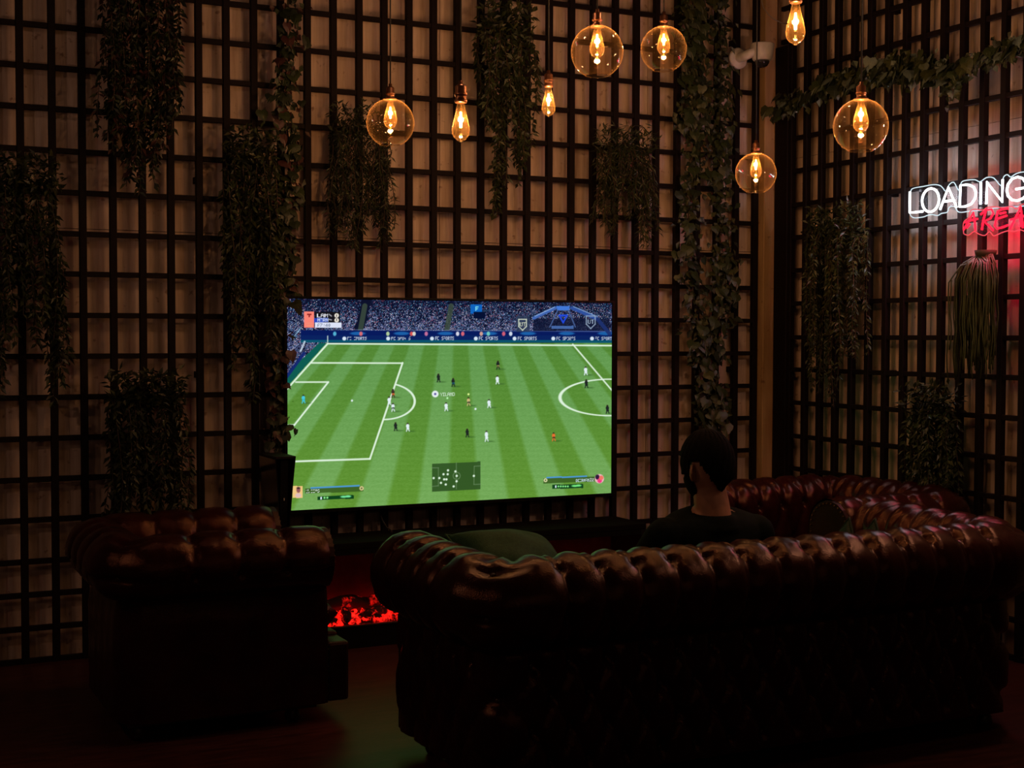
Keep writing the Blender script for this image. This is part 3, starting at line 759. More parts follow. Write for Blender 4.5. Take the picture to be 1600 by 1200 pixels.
# ================================================================== MAN ON THE SOFA
def loft(bm, rings, n=20, cap=True):
    """rings: (centre, axis_a, axis_b) with axes as full vectors"""
    RR = []
    for c, A, B in rings:
        c, A, B = Vector(c), Vector(A), Vector(B)
        RR.append([bm.verts.new(c + A * math.cos(2 * PI * k / n) + B * math.sin(2 * PI * k / n)) for k in range(n)])
    for P_, Q_ in zip(RR, RR[1:]):
        for k in range(n): bm.faces.new((P_[k], P_[(k + 1) % n], Q_[(k + 1) % n], Q_[k]))
    if cap: bm.faces.new(RR[0][::-1]); bm.faces.new(RR[-1])
def limb(bm, pts, rads, n=14, sub=3):
    P_, R_ = [], []
    for i in range(len(pts) - 1):
        for s in range(sub):
            t = s / sub; P_.append(Vector(pts[i]).lerp(Vector(pts[i + 1]), t)); R_.append(rads[i] + (rads[i + 1] - rads[i]) * t)
    P_.append(Vector(pts[-1])); R_.append(rads[-1]); add_tube(bm, P_, R_, n)
    for p, r in ((P_[0], R_[0]), (P_[-1], R_[-1])): bmesh.ops.create_icosphere(bm, subdivisions=2, radius=r * .97, matrix=Matrix.Translation(p))
def remesh(o, vs, sm=4):
    md = o.modifiers.new('r', 'REMESH'); md.mode = 'VOXEL'; md.voxel_size = vs; md.use_smooth_shade = True
    ms = o.modifiers.new('s', 'SMOOTH'); ms.factor = .5; ms.iterations = sm
HC = atD(1104, 733, 5.02)                 # centre of the head
man = empty('person', (HC.x, HC.y, .36), 'person with short dark hair and dark shirt sitting on the sofa facing the television', 'person')
mo = Vector((HC.x, HC.y, .36))
hx = HC.x; hy = HC.y
def mpr(name, bm, m, smooth=False, par=None):
    return pr(name, bm, m, par or man, mo, smooth)
def head_pts(u, th, grow=0.0):
    """latitude u -1..1 (chin..crown), azimuth th, 0 = face direction (+Y local)"""
    z = u * .118
    base_r = math.sqrt(max(0, 1 - abs(u) ** 2.3))
    wx = .077 * base_r; wy = .092 * base_r
    if u < 0:                                # jaw narrows, back of the skull tucks in to the neck
        wx *= 1 - .16 * (-u); back = 1 - .42 * (-u) ** 1.2; front = 1 - .02 * (-u)
    else: back = 1.0; front = .96 - .05 * u
    s, c = math.sin(th), math.cos(th)
    x = wx * s; y = wy * c * (front if c > 0 else back)
    if c > 0:
        f = c ** 6
        y += f * (.030 * math.exp(-((u + .16) / .16) ** 2) * math.exp(-(x / .016) ** 2))             # nose
        y -= .010 * math.exp(-((u - .03) / .10) ** 2) * math.exp(-((abs(x) - .032) / .016) ** 2)      # sockets
        y += .005 * math.exp(-((u - .20) / .08) ** 2) * c                                           # brow
        y += .008 * math.exp(-((u + .48) / .07) ** 2) * math.exp(-(x / .026) ** 2)                    # lips
        y += .012 * math.exp(-((u + .88) / .16) ** 2) * math.exp(-(x / .03) ** 2)                     # chin
    v = Vector((x, y - .004, z))
    if grow: v += v.normalized() * grow
    return v
HEADROT = Matrix.Translation(HC) @ Matrix.Rotation(R(8), 4, 'Z') @ Matrix.Rotation(R(-6), 4, 'X')
body = bmesh.new()
NU, NT = 64, 96
def head_shell(bm, keep, grow):
    vs = {}
    for i in range(NU + 1):
        u = -1 + 2 * i / NU
        u = math.sin(u * PI / 2)
        for j in range(NT):
            th = 2 * PI * j / NT
            vs[i, j] = bm.verts.new(HEADROT @ head_pts(u, th, grow(u, th) if callable(grow) else grow))
    for i in range(NU):
        u = math.sin((-1 + 2 * (i + .5) / NU) * PI / 2)
        for j in range(NT):
            th = 2 * PI * (j + .5) / NT
            th = (th + PI) % (2 * PI) - PI
            if keep(u, th):
                try: bm.faces.new((vs[i, j], vs[i, (j + 1) % NT], vs[i + 1, (j + 1) % NT], vs[i + 1, j]))
                except ValueError: pass
    bmesh.ops.delete(bm, geom=[v for v in bm.verts if not v.link_faces], context='VERTS')
head_shell(body, lambda u, t: True, 0)
# ears
for s in (-1, 1):
    rings = []
    for k in range(7):
        t = k / 6; zz = -.030 + .060 * t; w_ = .019 * math.sin(PI * (t * .8 + .14))
        c = HEADROT @ Vector((s * (.079 + .010 * math.sin(PI * t)), -.012 - .006 * t, zz * 1.1 - .008))
        A = (HEADROT.to_3x3() @ Vector((s * .5, -.8, 0))).normalized() * (w_ + .003); B = (HEADROT.to_3x3() @ Vector((.8 * s, .5, 0))).normalized() * .0055
        rings.append((c, A, B))
    loft(body, rings, 10)
SHZ = .800                                  # shoulder height
neck_b = Vector((hx + .008, hy - .035, SHZ + .012))
loft(body, [(neck_b + Vector((0, 0, -.06)), (.09, 0, 0), (0, .08, 0)), (neck_b, (.064, 0, 0), (0, .064, 0)), (neck_b + Vector((-.002, .012, .05)), (.064, 0, 0), (0, .062, 0)), (HC + Vector((.004, -.018, -.085)), (.062, 0, 0), (0, .060, 0)), (HC + Vector((0, -.015, -.04)), (.056, 0, 0), (0, .060, 0))], 20)
hip = Vector((hx + .03, hy + .17, .455))
def torso(bm, g):
    rings = []
    for t, hw, hd in ((0, .165, .115), (.15, .17, .12), (.35, .160, .118), (.55, .172, .122), (.75, .190, .118), (.88, .205, .100), (.96, .175, .082), (1.02, .095, .066)):
        c = hip.lerp(Vector((hx + .01, hy - .03, SHZ + .012)), t) + Vector((0, -.035 * math.sin(PI * min(1, t)), 0))
        rings.append((c, (hw + g, 0, 0), Vector((0, .92, .38)) * (hd + g)))
    loft(bm, rings, 26)
torso(body, 0)
SHL, SHR = Vector((hx - .185, hy - .02, SHZ - .055)), Vector((hx + .205, hy - .02, SHZ - .065))
ELL, ELR = Vector((hx - .27, hy + .08, .56)), Vector((hx + .28, hy + .09, .56))
WRL, WRR = Vector((hx - .10, hy + .32, .55)), Vector((hx + .14, hy + .32, .55))
for S_, E_, W_, sg in ((SHL, ELL, WRL, -1), (SHR, ELR, WRR, 1)):
    limb(body, [S_, S_.lerp(E_, .5), E_, E_.lerp(W_, .45), W_], [.058, .052, .043, .042, .029])
    # hand: palm and five fingers, gently closed
    d = (W_ - E_).normalized(); up_ = Vector((0, 0, 1)); sd = d.cross(up_).normalized()
    pc = W_ + d * .05
    loft(body, [(W_, sd * .028, up_ * .020), (W_ + d * .03, sd * .036, up_ * .017), (W_ + d * .085, sd * .042, up_ * .014)], 12)
    for q_, (off, ln) in enumerate(((-.032, .062), (-.011, .072), (.011, .068), (.032, .054))):
        k0 = W_ + d * .08 + sd * off; k1 = k0 + d * ln * .5 - up_ * .006; k2 = k1 + d * ln * .32 - up_ * .016; k3 = k2 + d * ln * .1 - up_ * .020
        limb(body, [k0, k1, k2, k3], [.0095, .009, .008, .007], 8, 2)
    t0 = W_ + d * .025 - sd * sg * -.028; limb(body, [t0, t0 + sd * sg * .022 + d * .022, t0 + sd * sg * .020 + d * .050 - up_ * .006], [.012, .0105, .008], 8, 2)
KNL, KNR = Vector((hx - .14, hy + .58, .50)), Vector((hx + .20, hy + .58, .50))
ANL, ANR = Vector((hx - .16, hy + .66, .10)), Vector((hx + .24, hy + .66, .10))
HPL, HPR = hip + Vector((-.09, .03, -.01)), hip + Vector((.09, .03, -.01))
for a_, b_, c_ in ((HPL, KNL, ANL), (HPR, KNR, ANR)):
    limb(body, [a_, b_, b_.lerp(c_, .35), c_], [.085, .058, .055, .036])
    limb(body, [c_ + Vector((0, -.02, -.055)), c_ + Vector((0, .14, -.07))], [.036, .028], 10, 2)
bmesh.ops.recalc_face_normals(body, faces=body.faces[:])
bo = mpr('body', body, 'skin'); remesh(bo, .0052, 3)
bm = bmesh.new(); torso(bm, .012)
for S_, E_ in ((SHL, ELL), (SHR, ELR)): limb(bm, [S_, S_.lerp(E_, .45), S_.lerp(E_, .72)], [.072, .066, .064])
loft(bm, [(neck_b + Vector((0, 0, -.05)), (.12, 0, 0), (0, .095, 0)), (neck_b + Vector((0, 0, -.012)), (.082, 0, 0), (0, .078, 0)), (neck_b + Vector((0, .004, .006)), (.070, 0, 0), (0, .070, 0))], 20)
bmesh.ops.recalc_face_normals(bm, faces=bm.faces[:])
so = mpr('shirt', bm, 'shirt'); remesh(so, .009, 6)
bm = bmesh.new()
loft(bm, [(hip + Vector((0, -.05, .03)), (.185, 0, 0), (0, .13, .03)), (hip + Vector((0, .02, -.01)), (.187, 0, 0), (0, .135, .03)), (hip + Vector((0, .09, -.02)), (.16, 0, 0), (0, .10, .02))], 22)
for a_, b_, c_ in ((HPL, KNL, ANL), (HPR, KNR, ANR)): limb(bm, [a_, b_, b_.lerp(c_, .35), c_], [.098, .073, .072, .058])
bmesh.ops.recalc_face_normals(bm, faces=bm.faces[:])
to = mpr('trousers', bm, 'trousers'); remesh(to, .01, 6)
for c_ in (ANL, ANR):
    bm = bmesh.new(); sh = []
    for t, w_, h_ in ((-.10, .03, .03), (-.06, .042, .046), (.0, .042, .05), (.07, .046, .036), (.13, .044, .028), (.18, .028, .02)):
        sh.append(((c_.x, c_.y + t, h_ + .004), (w_, 0, 0), (0, 0, h_)))
    loft(bm, sh, 16); mpr('shoe', bm, 'shoe', True)
def hairline(u, t):
    at = abs(t)
    if at > 2.12: return u > .12 - .76 * min(1, (at - 2.12) / .9) ** .8      # nape, rising to the ears
    if at > 1.62: return u > .22                            # round the ears
    if at > 1.12: return u > -.12                           # sideburns
    return u > .40
bm = bmesh.new(); head_shell(bm, hairline, lambda u, t: .008 + .010 * max(0, u) + .0015 * math.sin(23 * t + 9 * u) - (.007 if u < -.25 else 0))
o = mpr('hair', bm, 'hair', True); sm = o.modifiers.new('t', 'SOLIDIFY'); sm.thickness = .010; sm.offset = -1
bm = bmesh.new(); head_shell(bm, lambda u, t: abs(t) < 1.62 and u < -.36 + .55 * max(0, (abs(t) - .75)) and not (u > -.56 and abs(t) < .26), .0035)
o = mpr('beard', bm, 'hair', True); sm = o.modifiers.new('t', 'SOLIDIFY'); sm.thickness = .006; sm.offset = -1
for s in (-1, 1):
    for rad_, dy_, mm_, nm_ in ((.0115, .0735, 'eye_white', 'eye'), (.0058, .0805, 'black_gloss', 'iris')):
        bm = bmesh.new(); c = HEADROT @ Vector((s * .031, dy_, .004)); bmesh.ops.create_uvsphere(bm, u_segments=12, v_segments=8, radius=rad_, matrix=Matrix.Translation(c)); mpr(nm_, bm, mm_, True)

# ================================================================== PENDANT LAMPS
def st_profile(s=1.0):
    return [(.013, 0), (.0135, -.012), (.017, -.03), (.024, -.058), (.0305, -.084), (.0325, -.100), (.0315, -.112), (.027, -.123), (.019, -.132), (.009, -.138), (.004, -.143), (0, -.144)]
def cage(bm, top, bot, r, n=4):
    for k in range(n):
        a0 = 2 * PI * k / n; 
        add_tube(bm, [(r * .5 * math.cos(a0), r * .5 * math.sin(a0), top), (r * math.cos(a0 + .5), r * math.sin(a0 + .5), (top + bot) / 2), (r * .6 * math.cos(a0 + 1), r * .6 * math.sin(a0 + 1), bot)], .0012, 6)
def pendant(cx, cy, dpx, dia, kind, label, group):
    D = dia * FOC / dpx
    c = atD(cx, cy, D)
    if kind == 'globe':
        rad = dia / 2; ztop = rad
        root = empty('pendant_lamp', c, label, 'pendant lamp', group)
        prof = []
        a0, a1 = .26, PI - .46
        for i in range(29):
            an = a0 + (a1 - a0) * i / 28; prof.append((rad * math.sin(an), rad * math.cos(an)))
        bm = bmesh.new(); add_lathe(bm, prof, 48, cap=False); obj('glass_globe', bm, 'amber_glass', root)
        bm = bmesh.new(); N = 40; add_tube(bm, [(prof[-1][0] * math.cos(2 * PI * k / N), prof[-1][0] * math.sin(2 * PI * k / N), prof[-1][1]) for k in range(N)], .0016, 6, closed=True)
        obj('rim', bm, 'amber_glass', root)
        bt = rad * .97; sc = rad / .1 * .86
    else:
        root = empty('pendant_lamp', c, label, 'pendant lamp', group); bt = .07 * dia / .064; sc = dia / .064
    bulb = bmesh.new(); add_lathe(bulb, [(r * sc, bt + z * sc) for r, z in st_profile()], 28, cap=False); b = obj('bulb', bulb, 'bulb_glass', root)
    bm = bmesh.new(); add_tube(bm, [(0, 0, bt), (0, 0, bt - .030 * sc)], .0035 * sc, 8); obj('glass_stem', bm, 'bulb_glass', b)
    bm = bmesh.new(); cage(bm, bt - .036 * sc, bt - .092 * sc, .0055 * sc); 
    fo_ = obj('filament', bm, 'filament_core', b)
    # socket and cord
    bm = bmesh.new()
    add_lathe(bm, [(.0165 * sc, bt - .004), (.019 * sc, bt), (.019 * sc, bt + .006), (.0165 * sc, bt + .008), (.0165 * sc, bt + .022 * sc), (.019 * sc, bt + .024 * sc), (.019 * sc, bt + .030 * sc), (.0165 * sc, bt + .033 * sc), (.0165 * sc, bt + .054 * sc), (.0135 * sc, bt + .058 * sc), (.006, bt + .064 * sc), (.006, bt + .075 * sc), (.0, bt + .076 * sc)], 24)
    for v in bm.verts:
        v.co.x *= 1.2; v.co.y *= 1.2
    so_ = obj('socket', bm, 'bronze', root)
    if kind == 'globe':
        bm = bmesh.new(); g = rad * math.cos(.26); add_lathe(bm, [(rad * .27, g - .003), (rad * .27, g + .004), (.018 * sc, g + .008), (.016 * sc, bt)], 28); obj('globe_holder', bm, 'bronze', root)
    bm = bmesh.new(); add_tube(bm, [(0, 0, bt + .07 * sc), (0, 0, CEIL - c.z - .02)], .0032, 8); obj('cord', bm, 'cord_black', root)
    bm = bmesh.new(); add_lathe(bm, [(.05, CEIL - c.z), (.05, CEIL - c.z - .018), (.012, CEIL - c.z - .024)], 24); obj('ceiling_rose', bm, 'cord_black', root)
    l = lamp('bulb_light', (0, 0, bt - .066 * sc), BULB_W * (1.0 if kind == 'globe' else .9), (1, .53, .25), .012); l.parent = root
    return root
pendant(610, 192, 75, .20, 'globe', 'amber globe pendant lamp at far left, hanging alone left of the bare bulbs', 'globe pendants')
pendant(933, 81, 82, .20, 'globe', 'amber globe pendant lamp, left and lower one of the close pair at top centre', 'globe pendants')
pendant(1037, 77, 72, .20, 'globe', 'amber globe pendant lamp, right one of the close pair at top centre', 'globe pendants')
pendant(1345, 197, 85, .20, 'globe', 'large amber globe pendant lamp hanging in front of the right wall', 'globe pendants')
pendant(1181, 271, 64, .19, 'globe', 'small low globe pendant lamp hanging in front of the corner post', 'globe pendants')
pendant(720, 190, 28, .064, 'bare', 'bare teardrop filament bulb hanging just right of the leftmost globe', 'bare bulb pendants')
pendant(857, 158, 21, .058, 'bare', 'smallest bare filament bulb hanging between the teardrop bulb and the globe pair', 'bare bulb pendants')
pendant(1243, 36, 30, .064, 'bare', 'bare filament bulb glowing at the top edge beside the corner', 'bare bulb pendants')

# ================================================================== NEON SIGN
NX_ = 3.822
ns_o = onX(1500, 310, NX_)
neon = empty('neon_sign', ns_o, 'neon sign with LOADING in white and AREA in red on the right wall', 'sign')
def np_(x, y, dx=0.0):
    p = onX(1400 + x / 8, 260 + y / 8, NX_); return Vector((p.x + dx, p.y, p.z)) - ns_o
def smooth_path(P, n=6):
    P = [Vector(p) for p in P]; out = []
    for i in range(len(P) - 1):
        a_, b_, c_, d_ = P[max(i - 1, 0)], P[i], P[i + 1], P[min(i + 2, len(P) - 1)]
        for s in range(n):
            t = s / n
            out.append(.5 * ((2 * b_) + (c_ - a_) * t + (2 * a_ - 5 * b_ + 4 * c_ - d_) * t * t + (-a_ + 3 * b_ - 3 * c_ + d_) * t ** 3))
    out.append(P[-1]); return out
def ell(cx, cy, rx, ry, a0, a1, n=22, sh=0):
    return [(cx + rx * math.cos(R(a0 + (a1 - a0) * i / n)) , cy + ry * math.sin(R(a0 + (a1 - a0) * i / n)) + sh * math.cos(R(a0 + (a1 - a0) * i / n))) for i in range(n + 1)]
def letter(nm, strokes, m, rad, closed=()):
    bm = bmesh.new()
    for k, s in enumerate(strokes):
        add_tube(bm, [np_(*p) for p in s], rad, 8, closed=(k in closed))
    return obj(nm, bm, m, neon)
TR = .0052
letter('letter_l', [[(175, 315), (173, 440), (172, 578), (250, 572), (335, 562)]], 'neon_white', TR)
letter('letter_o', [ell(432, 422, 106, 146, 0, 343, 26, -12)], 'neon_white', TR, closed=(0,))
letter('letter_a', [[(550, 540), (655, 262), (757, 512)], [(592, 440), (722, 424)]], 'neon_white', TR)
letter('letter_d', [[(806, 238), (800, 372), (795, 505), (870, 500), (940, 470), (990, 400), (1000, 325), (975, 262), (920, 232), (870, 230)]], 'neon_white', TR, closed=(0,))
letter('letter_i', [[(1060, 200), (1056, 475)]], 'neon_white', TR)
letter('letter_n', [[(1128, 470), (1136, 196), (1328, 442), (1334, 162)]], 'neon_white', TR)
letter('letter_g', [[(1612, 190), (1580, 148), (1520, 132), (1450, 155), (1400, 225), (1385, 300), (1400, 370), (1450, 420), (1520, 428), (1590, 400), (1640, 340), (1645, 262), (1500, 284)]], 'neon_white', TR)
TQ = .0045
letter('letter_a', [[(846, 792), (905, 690), (968, 575), (985, 690), (992, 802)], [(858, 700), (940, 672), (1018, 655)], [(885, 770), (925, 720)]], 'neon_red', TQ)
letter('letter_r', [[(1074, 795), (1090, 680), (1122, 560)], [(1060, 600), (1122, 545), (1195, 535), (1216, 590), (1180, 650), (1105, 690), (1160, 740), (1214, 800)]], 'neon_red', TQ)
letter('letter_e', [[(1402, 525), (1330, 535), (1272, 560), (1250, 660), (1236, 740), (1262, 778), (1340, 760), (1396, 735)], [(1252, 660), (1320, 636), (1384, 615)], [(1300, 590), (1370, 575)]], 'neon_red', TQ)
letter('letter_a', [[(1420, 792), (1490, 650), (1562, 505), (1572, 620), (1585, 770)], [(1430, 670), (1530, 640), (1625, 615)], [(1545, 600), (1560, 752)]], 'neon_red', TQ)
OUT = [(150, 622), (130, 560), (134, 420), (146, 305), (182, 270), (300, 248), (430, 225), (520, 242), (585, 312), (620, 232), (680, 195), (728, 275), (755, 295), (778, 195), (860, 168), (950, 165), (1010, 190), (1090, 137), (1180, 142), (1272, 240), (1302, 132), (1350, 100), (1392, 130), (1460, 88), (1550, 66), (1640, 84), (1705, 180), (1722, 320), (1690, 430), (1600, 480), (1490, 500), (1350, 505), (1180, 520), (1040, 545), (930, 552), (860, 560), (780, 572), (730, 560), (690, 500), (625, 508), (600, 570), (530, 585), (480, 612), (410, 600), (350, 612), (300, 630), (195, 642)]
OUT2 = [(820, 840), (812, 740), (830, 680), (880, 640), (900, 560), (960, 535), (1060, 545), (1110, 512), (1230, 505), (1300, 515), (1420, 500), (1480, 530), (1540, 480), (1600, 470), (1660, 560), (1672, 700), (1660, 800), (1590, 812), (1520, 790), (1450, 812), (1390, 800), (1300, 825), (1245, 850), (1190, 865), (1140, 815), (1085, 862), (1010, 845), (950, 812), (880, 860)]
def plate(nm, O, back, mi):
    P_ = [np_(x, y, back) for x, y in O]; P_ = smooth_path(P_ + [P_[0]], 3)[:-1]
    bm = bmesh.new(); vs = [bm.verts.new(p) for p in P_]
    bm.faces.new(vs); bmesh.ops.triangulate(bm, faces=bm.faces[:])
    r = bmesh.ops.extrude_face_region(bm, geom=bm.faces[:]); bmesh.ops.translate(bm, vec=(.005, 0, 0), verts=[e for e in r['geom'] if isinstance(e, bmesh.types.BMVert)])
    p = obj(nm, bm, 'acrylic', neon)
    bm = bmesh.new(); add_tube(bm, P_, .0024, 6, closed=True); e = obj('lit_edge', bm, mi, p); return p  # rim given its own emission, standing in for tube light carried through the acrylic
plate('backing_plate', OUT, .020, 'edge_white')
plate('backing_plate', OUT2, .013, 'edge_red')
for x, y, p, c in ((200, 440, 1.2, (.82, .86, 1)), (520, 410, 1.3, (.82, .86, 1)), (880, 370, 1.2, (.82, .86, 1)), (1200, 290, .8, (.86, .86, 1)), (1540, 230, .6, (.86, .86, 1)),
                   (930, 720, 1.2, (1, .0, .06)), (1150, 700, 1.6, (1, .0, .06)), (1340, 680, 1.8, (1, .0, .06)), (1560, 670, 1.5, (1, .0, .06))):
    l = lamp('tube_light', np_(x, y, -.045), p, c, .035); l.parent = neon
bm = bmesh.new()
for x, y in ((250, 300), (900, 200), (1500, 470), (1000, 520)):
    p = np_(x, y); add_tube(bm, [p + Vector((.024, 0, 0)), p + Vector((LAT_X - NX_ - .012, 0, 0))], .006, 8)
obj('standoff', bm, 'steel', neon)

# ================================================================== SECURITY CAMERA, SENSOR, STRAY CABLE
sc_c = onY(1188, 84, -.16)
sec = empty('security_camera', sc_c, 'white dome security camera on a bracket high in the corner', 'camera')
bm = bmesh.new(); add_lathe(bm, [(.062, .055), (.066, .05), (.060, .0), (.052, -.03), (.046, -.036), (0, -.036)], 32, (.012, 0, 0)); obj('housing', bm, 'white_plastic', sec)
bm = bmesh.new(); add_lathe(bm, [(.040, -.036), (.038, -.05), (.028, -.066), (.014, -.074), (0, -.076)], 24, (.012, 0, 0)); obj('dome', bm, 'smoked_dome', sec, True)
bm = bmesh.new(); add_lathe(bm, [(.058, 0), (.058, .016), (.050, .022), (0, .022)], 28); bmesh.ops.rotate(bm, matrix=Matrix.Rotation(R(90), 3, 'X'), verts=bm.verts[:]); bmesh.ops.translate(bm, vec=(-.062, .13, -.01), verts=bm.verts[:]); obj('wall_plate', bm, 'white_plastic', sec)
bm = bmesh.new(); add_tube(bm, smooth_path([(-.062, .13, -.01), (-.060, .05, -.006), (-.035, .01, .01), (0, 0, .02)], 5), .026, 14); obj('arm', bm, 'white_plastic', sec, True)
s_c = onX(1243, 171, 3.84)
sn = empty('sensor', s_c, 'tiny white sensor on a thin arm beside the corner post', 'sensor')
bm = bmesh.new(); bmesh.ops.create_uvsphere(bm, u_segments=14, v_segments=10, radius=.014, matrix=Matrix.Diagonal((1, 1, 1.3, 1))); obj('sensor_head', bm, 'white_plastic', sn, True)
bm = bmesh.new(); add_tube(bm, [(.0, 0, .008), (0, .03, .022), (.03, .05, .022)], .004, 8); obj('arm', bm, 'black_satin', sn)
bm = bmesh.new(); add_tube(bm, smooth_path([onY(1189, -20, -.12), onY(1191, 6, -.12), onY(1198, 19, -.12), onY(1208, 29, -.12), onY(1222, 36, -.11), onY(1240, 44, -.08), (3.86, -.07, 2.98)], 5), .003, 6)
tag(obj('loose_cable', bm, 'cable_grey'), 'pale loose cable curving in the corner above the security camera', 'cable')

# ================================================================== PLANTS
def add_leaf(bm, p, d, nrm, L, W, mi=0, fold=.25):
    d = d.normalized(); s = d.cross(nrm)
    if s.length < 1e-4: s = d.orthogonal()
    s.normalize(); n = s.cross(d)
    a = bm.verts.new(p); b = bm.verts.new(p + d * L); m1 = bm.verts.new(p + d * L * .45 + n * W * fold * -.4)
    l = bm.verts.new(p + d * L * .45 + s * W / 2 + n * W * fold); r = bm.verts.new(p + d * L * .45 - s * W / 2 + n * W * fold)
    for f in ((a, m1, l), (m1, b, l), (a, r, m1), (m1, r, b)):
        ff = bm.faces.new(f); ff.material_index = mi
def hanging(label, box, axis, mats, leaf=(.042, .019), dens=1.0, seed=1, strands=None, thick=.11, ragged=.45, group='hanging wall plants', name='hanging_plant', profile=None, plane=None, spread=1.0, extra=()):
    """box in px gives the extent on the lattice plane; foliage hangs in front of it"""
    rg = random.Random(seed)
    x0, y0, x1, y1 = box
    if axis == 'y':
        pl = -.07 if plane is None else plane
        A = onY(x0, (y0 + y1) / 2, pl); B = onY(x1, (y0 + y1) / 2, pl); T_ = onY((x0 + x1) / 2, y0, pl).z; Bt = onY((x0 + x1) / 2, y1, pl).z
        w0, w1 = A.x, B.x
        def P_(s, dpt, z): return Vector((w0 + (w1 - w0) * s, pl - dpt, z))
    else:
        pl = 3.80 if plane is None else plane
        A = onX(x0, (y0 + y1) / 2, pl); B = onX(x1, (y0 + y1) / 2, pl); T_ = onX((x0 + x1) / 2, y0, pl).z; Bt = onX((x0 + x1) / 2, y1, pl).z
        w0, w1 = A.y, B.y
        def P_(s, dpt, z): return Vector((pl - dpt, w0 + (w1 - w0) * s, z))
    wd = abs(w1 - w0); ht = T_ - Bt
    org = P_(.5, 0, T_)
    root = empty(name, org, label, 'plant', group)
    fol = bmesh.new(); stm = bmesh.new()
    n = strands or int(wd / .011 * dens)
    def strand(s, top, ln, dp):
        pts = []; k = max(6, int(ln / .035)); ph = rg.random() * 6
        for i in range(k + 1):
            t = i / k
            sx = s + (.05 / wd) * math.sin(ph + t * 4) * .35 + (s - .5) * .12 * spread * t
            arch = .045 * (1 - math.exp(-t * 6))
            pts.append(P_(sx, dp * (.35 + .65 * min(1, t * 5)) + .01 * math.sin(ph + 3 * t), top + .03 * math.sin(min(1, t * 5) * PI) - ln * t) - org)
        add_tube(stm, pts, .0018, 4, caps=False)
        d_ = 0
        for a_, b_ in zip(pts, pts[1:]):
            sg = (b_ - a_); L_ = sg.length; d = 0
            while d < L_:
                p = a_ + sg * (d / L_)
                for q in (-1, 1):
                    ang = rg.uniform(0, 2 * PI)
                    side = Vector((math.cos(ang), math.sin(ang), 0))
                    dr = side * rg.uniform(.5, 1.0) + Vector((0, 0, -rg.uniform(.3, 1.1)))
                    sc = rg.uniform(.65, 1.2)
                    add_leaf(fol, p, dr, Vector((rg.uniform(-1, 1), rg.uniform(-1, 1), 1)), leaf[0] * sc, leaf[1] * sc, rg.choices(range(len(mats)), [3] + [1] * (len(mats) - 1))[0])
                d += leaf[0] * .55 / dens
    for i in range(n):
        s = (i + rg.random()) / n
        pf = profile(s) if profile else 1.0
        ln = ht * pf * (1 - ragged * rg.random() ** 1.3)
        strand(s, T_ - rg.random() * .07 - .09 * abs(2 * s - 1) ** 3, ln, rg.uniform(.0, thick))
    # bushy crown
    for i in range(int(wd * 900 * dens)):
        p = P_(rg.random(), rg.uniform(.0, thick), T_ - rg.uniform(-.04, .10) + .02 * math.sin(i * .7)) - org
        add_leaf(fol, p, Vector((rg.uniform(-1, 1), rg.uniform(-1, .6), rg.uniform(-.6, 1))), Vector((rg.uniform(-1, 1), rg.uniform(-1, 1), 1)), leaf[0] * 1.1, leaf[1] * 1.1, rg.randrange(len(mats)))
    for (px, py0, py1, cnt) in extra:
        for q in range(cnt):
            e = (onY(px + rg.uniform(-7, 7), py0, pl) if axis == 'y' else onX(px + rg.uniform(-7, 7), py0, pl)); e2 = (onY(px, py1, pl) if axis == 'y' else onX(px, py1, pl))
            s = ((e.x if axis == 'y' else e.y) - w0) / (w1 - w0)
            strand(s, e.z, (e.z - e2.z) * rg.uniform(.7, 1), rg.uniform(.02, thick * .7))
    tag(obj('foliage', fol, mats, root), kind='stuff')
    tag(obj('stems', stm, 'stem_brown', root), kind='stuff')
    return root
G, O_, Dk, Rd, Pl = 'leaf_green', 'leaf_olive', 'leaf_dark', 'leaf_red', 'leaf_pale'
hanging('long dark hanging plant in the top left, second from the left edge', (160, -60, 272, 262), 'y', [Dk, G, Rd], seed=21, extra=((206, 200, 312, 5), (240, 150, 300, 3)))
hanging('wide bushy hanging plant cut by the left edge of the view', (-30, 262, 92, 520), 'y', [G, O_, Dk], seed=22, extra=((82, 420, 640, 4), (-2, 480, 640, 3)))
hanging('long hanging plant just left of the television', (352, 222, 428, 560), 'y', [G, Dk, O_], seed=23, extra=((385, 480, 640, 3),))
hanging('dark feathery hanging plant behind the leftmost globe lamp', (512, 182, 600, 350), 'y', [Dk, G], leaf=(.034, .009), dens=1.3, seed=24, thick=.12, extra=((548, 250, 405, 4), (588, 250, 400, 5)))
hanging('hanging plant between the two bare bulbs, left of the globe pair', (744, 26, 822, 200), 'y', [G, Dk, O_], seed=25, extra=((772, 150, 355, 6), (808, 120, 300, 6)))
hanging('fine-leaved hanging plant above the right end of the television', (924, 216, 1014, 330), 'y', [G, O_, Dk], leaf=(.040, .009), dens=1.2, seed=26, extra=((950, 260, 385, 5), (1000, 260, 388, 7)))
hanging('low bushy hanging plant behind the left armchair', (168, 598, 282, 800), 'y', [Dk, G, O_], seed=27, thick=.13, ragged=.25, dens=1.15)
hanging('bushy hanging plant on the right wall nearest the corner post', (1276, 338, 1356, 545), 'x', [O_, G, Dk], seed=28, plane=3.80, extra=((1292, 480, 640, 4), (1310, 500, 640, 3)), leaf=(.036, .015))
hanging('rounded bushy plant low on the right wall above the corner armchair', (1436, 618, 1502, 760), 'x', [G, O_, Dk], seed=29, plane=3.79, thick=.14, ragged=.2, dens=1.3, leaf=(.038, .016))

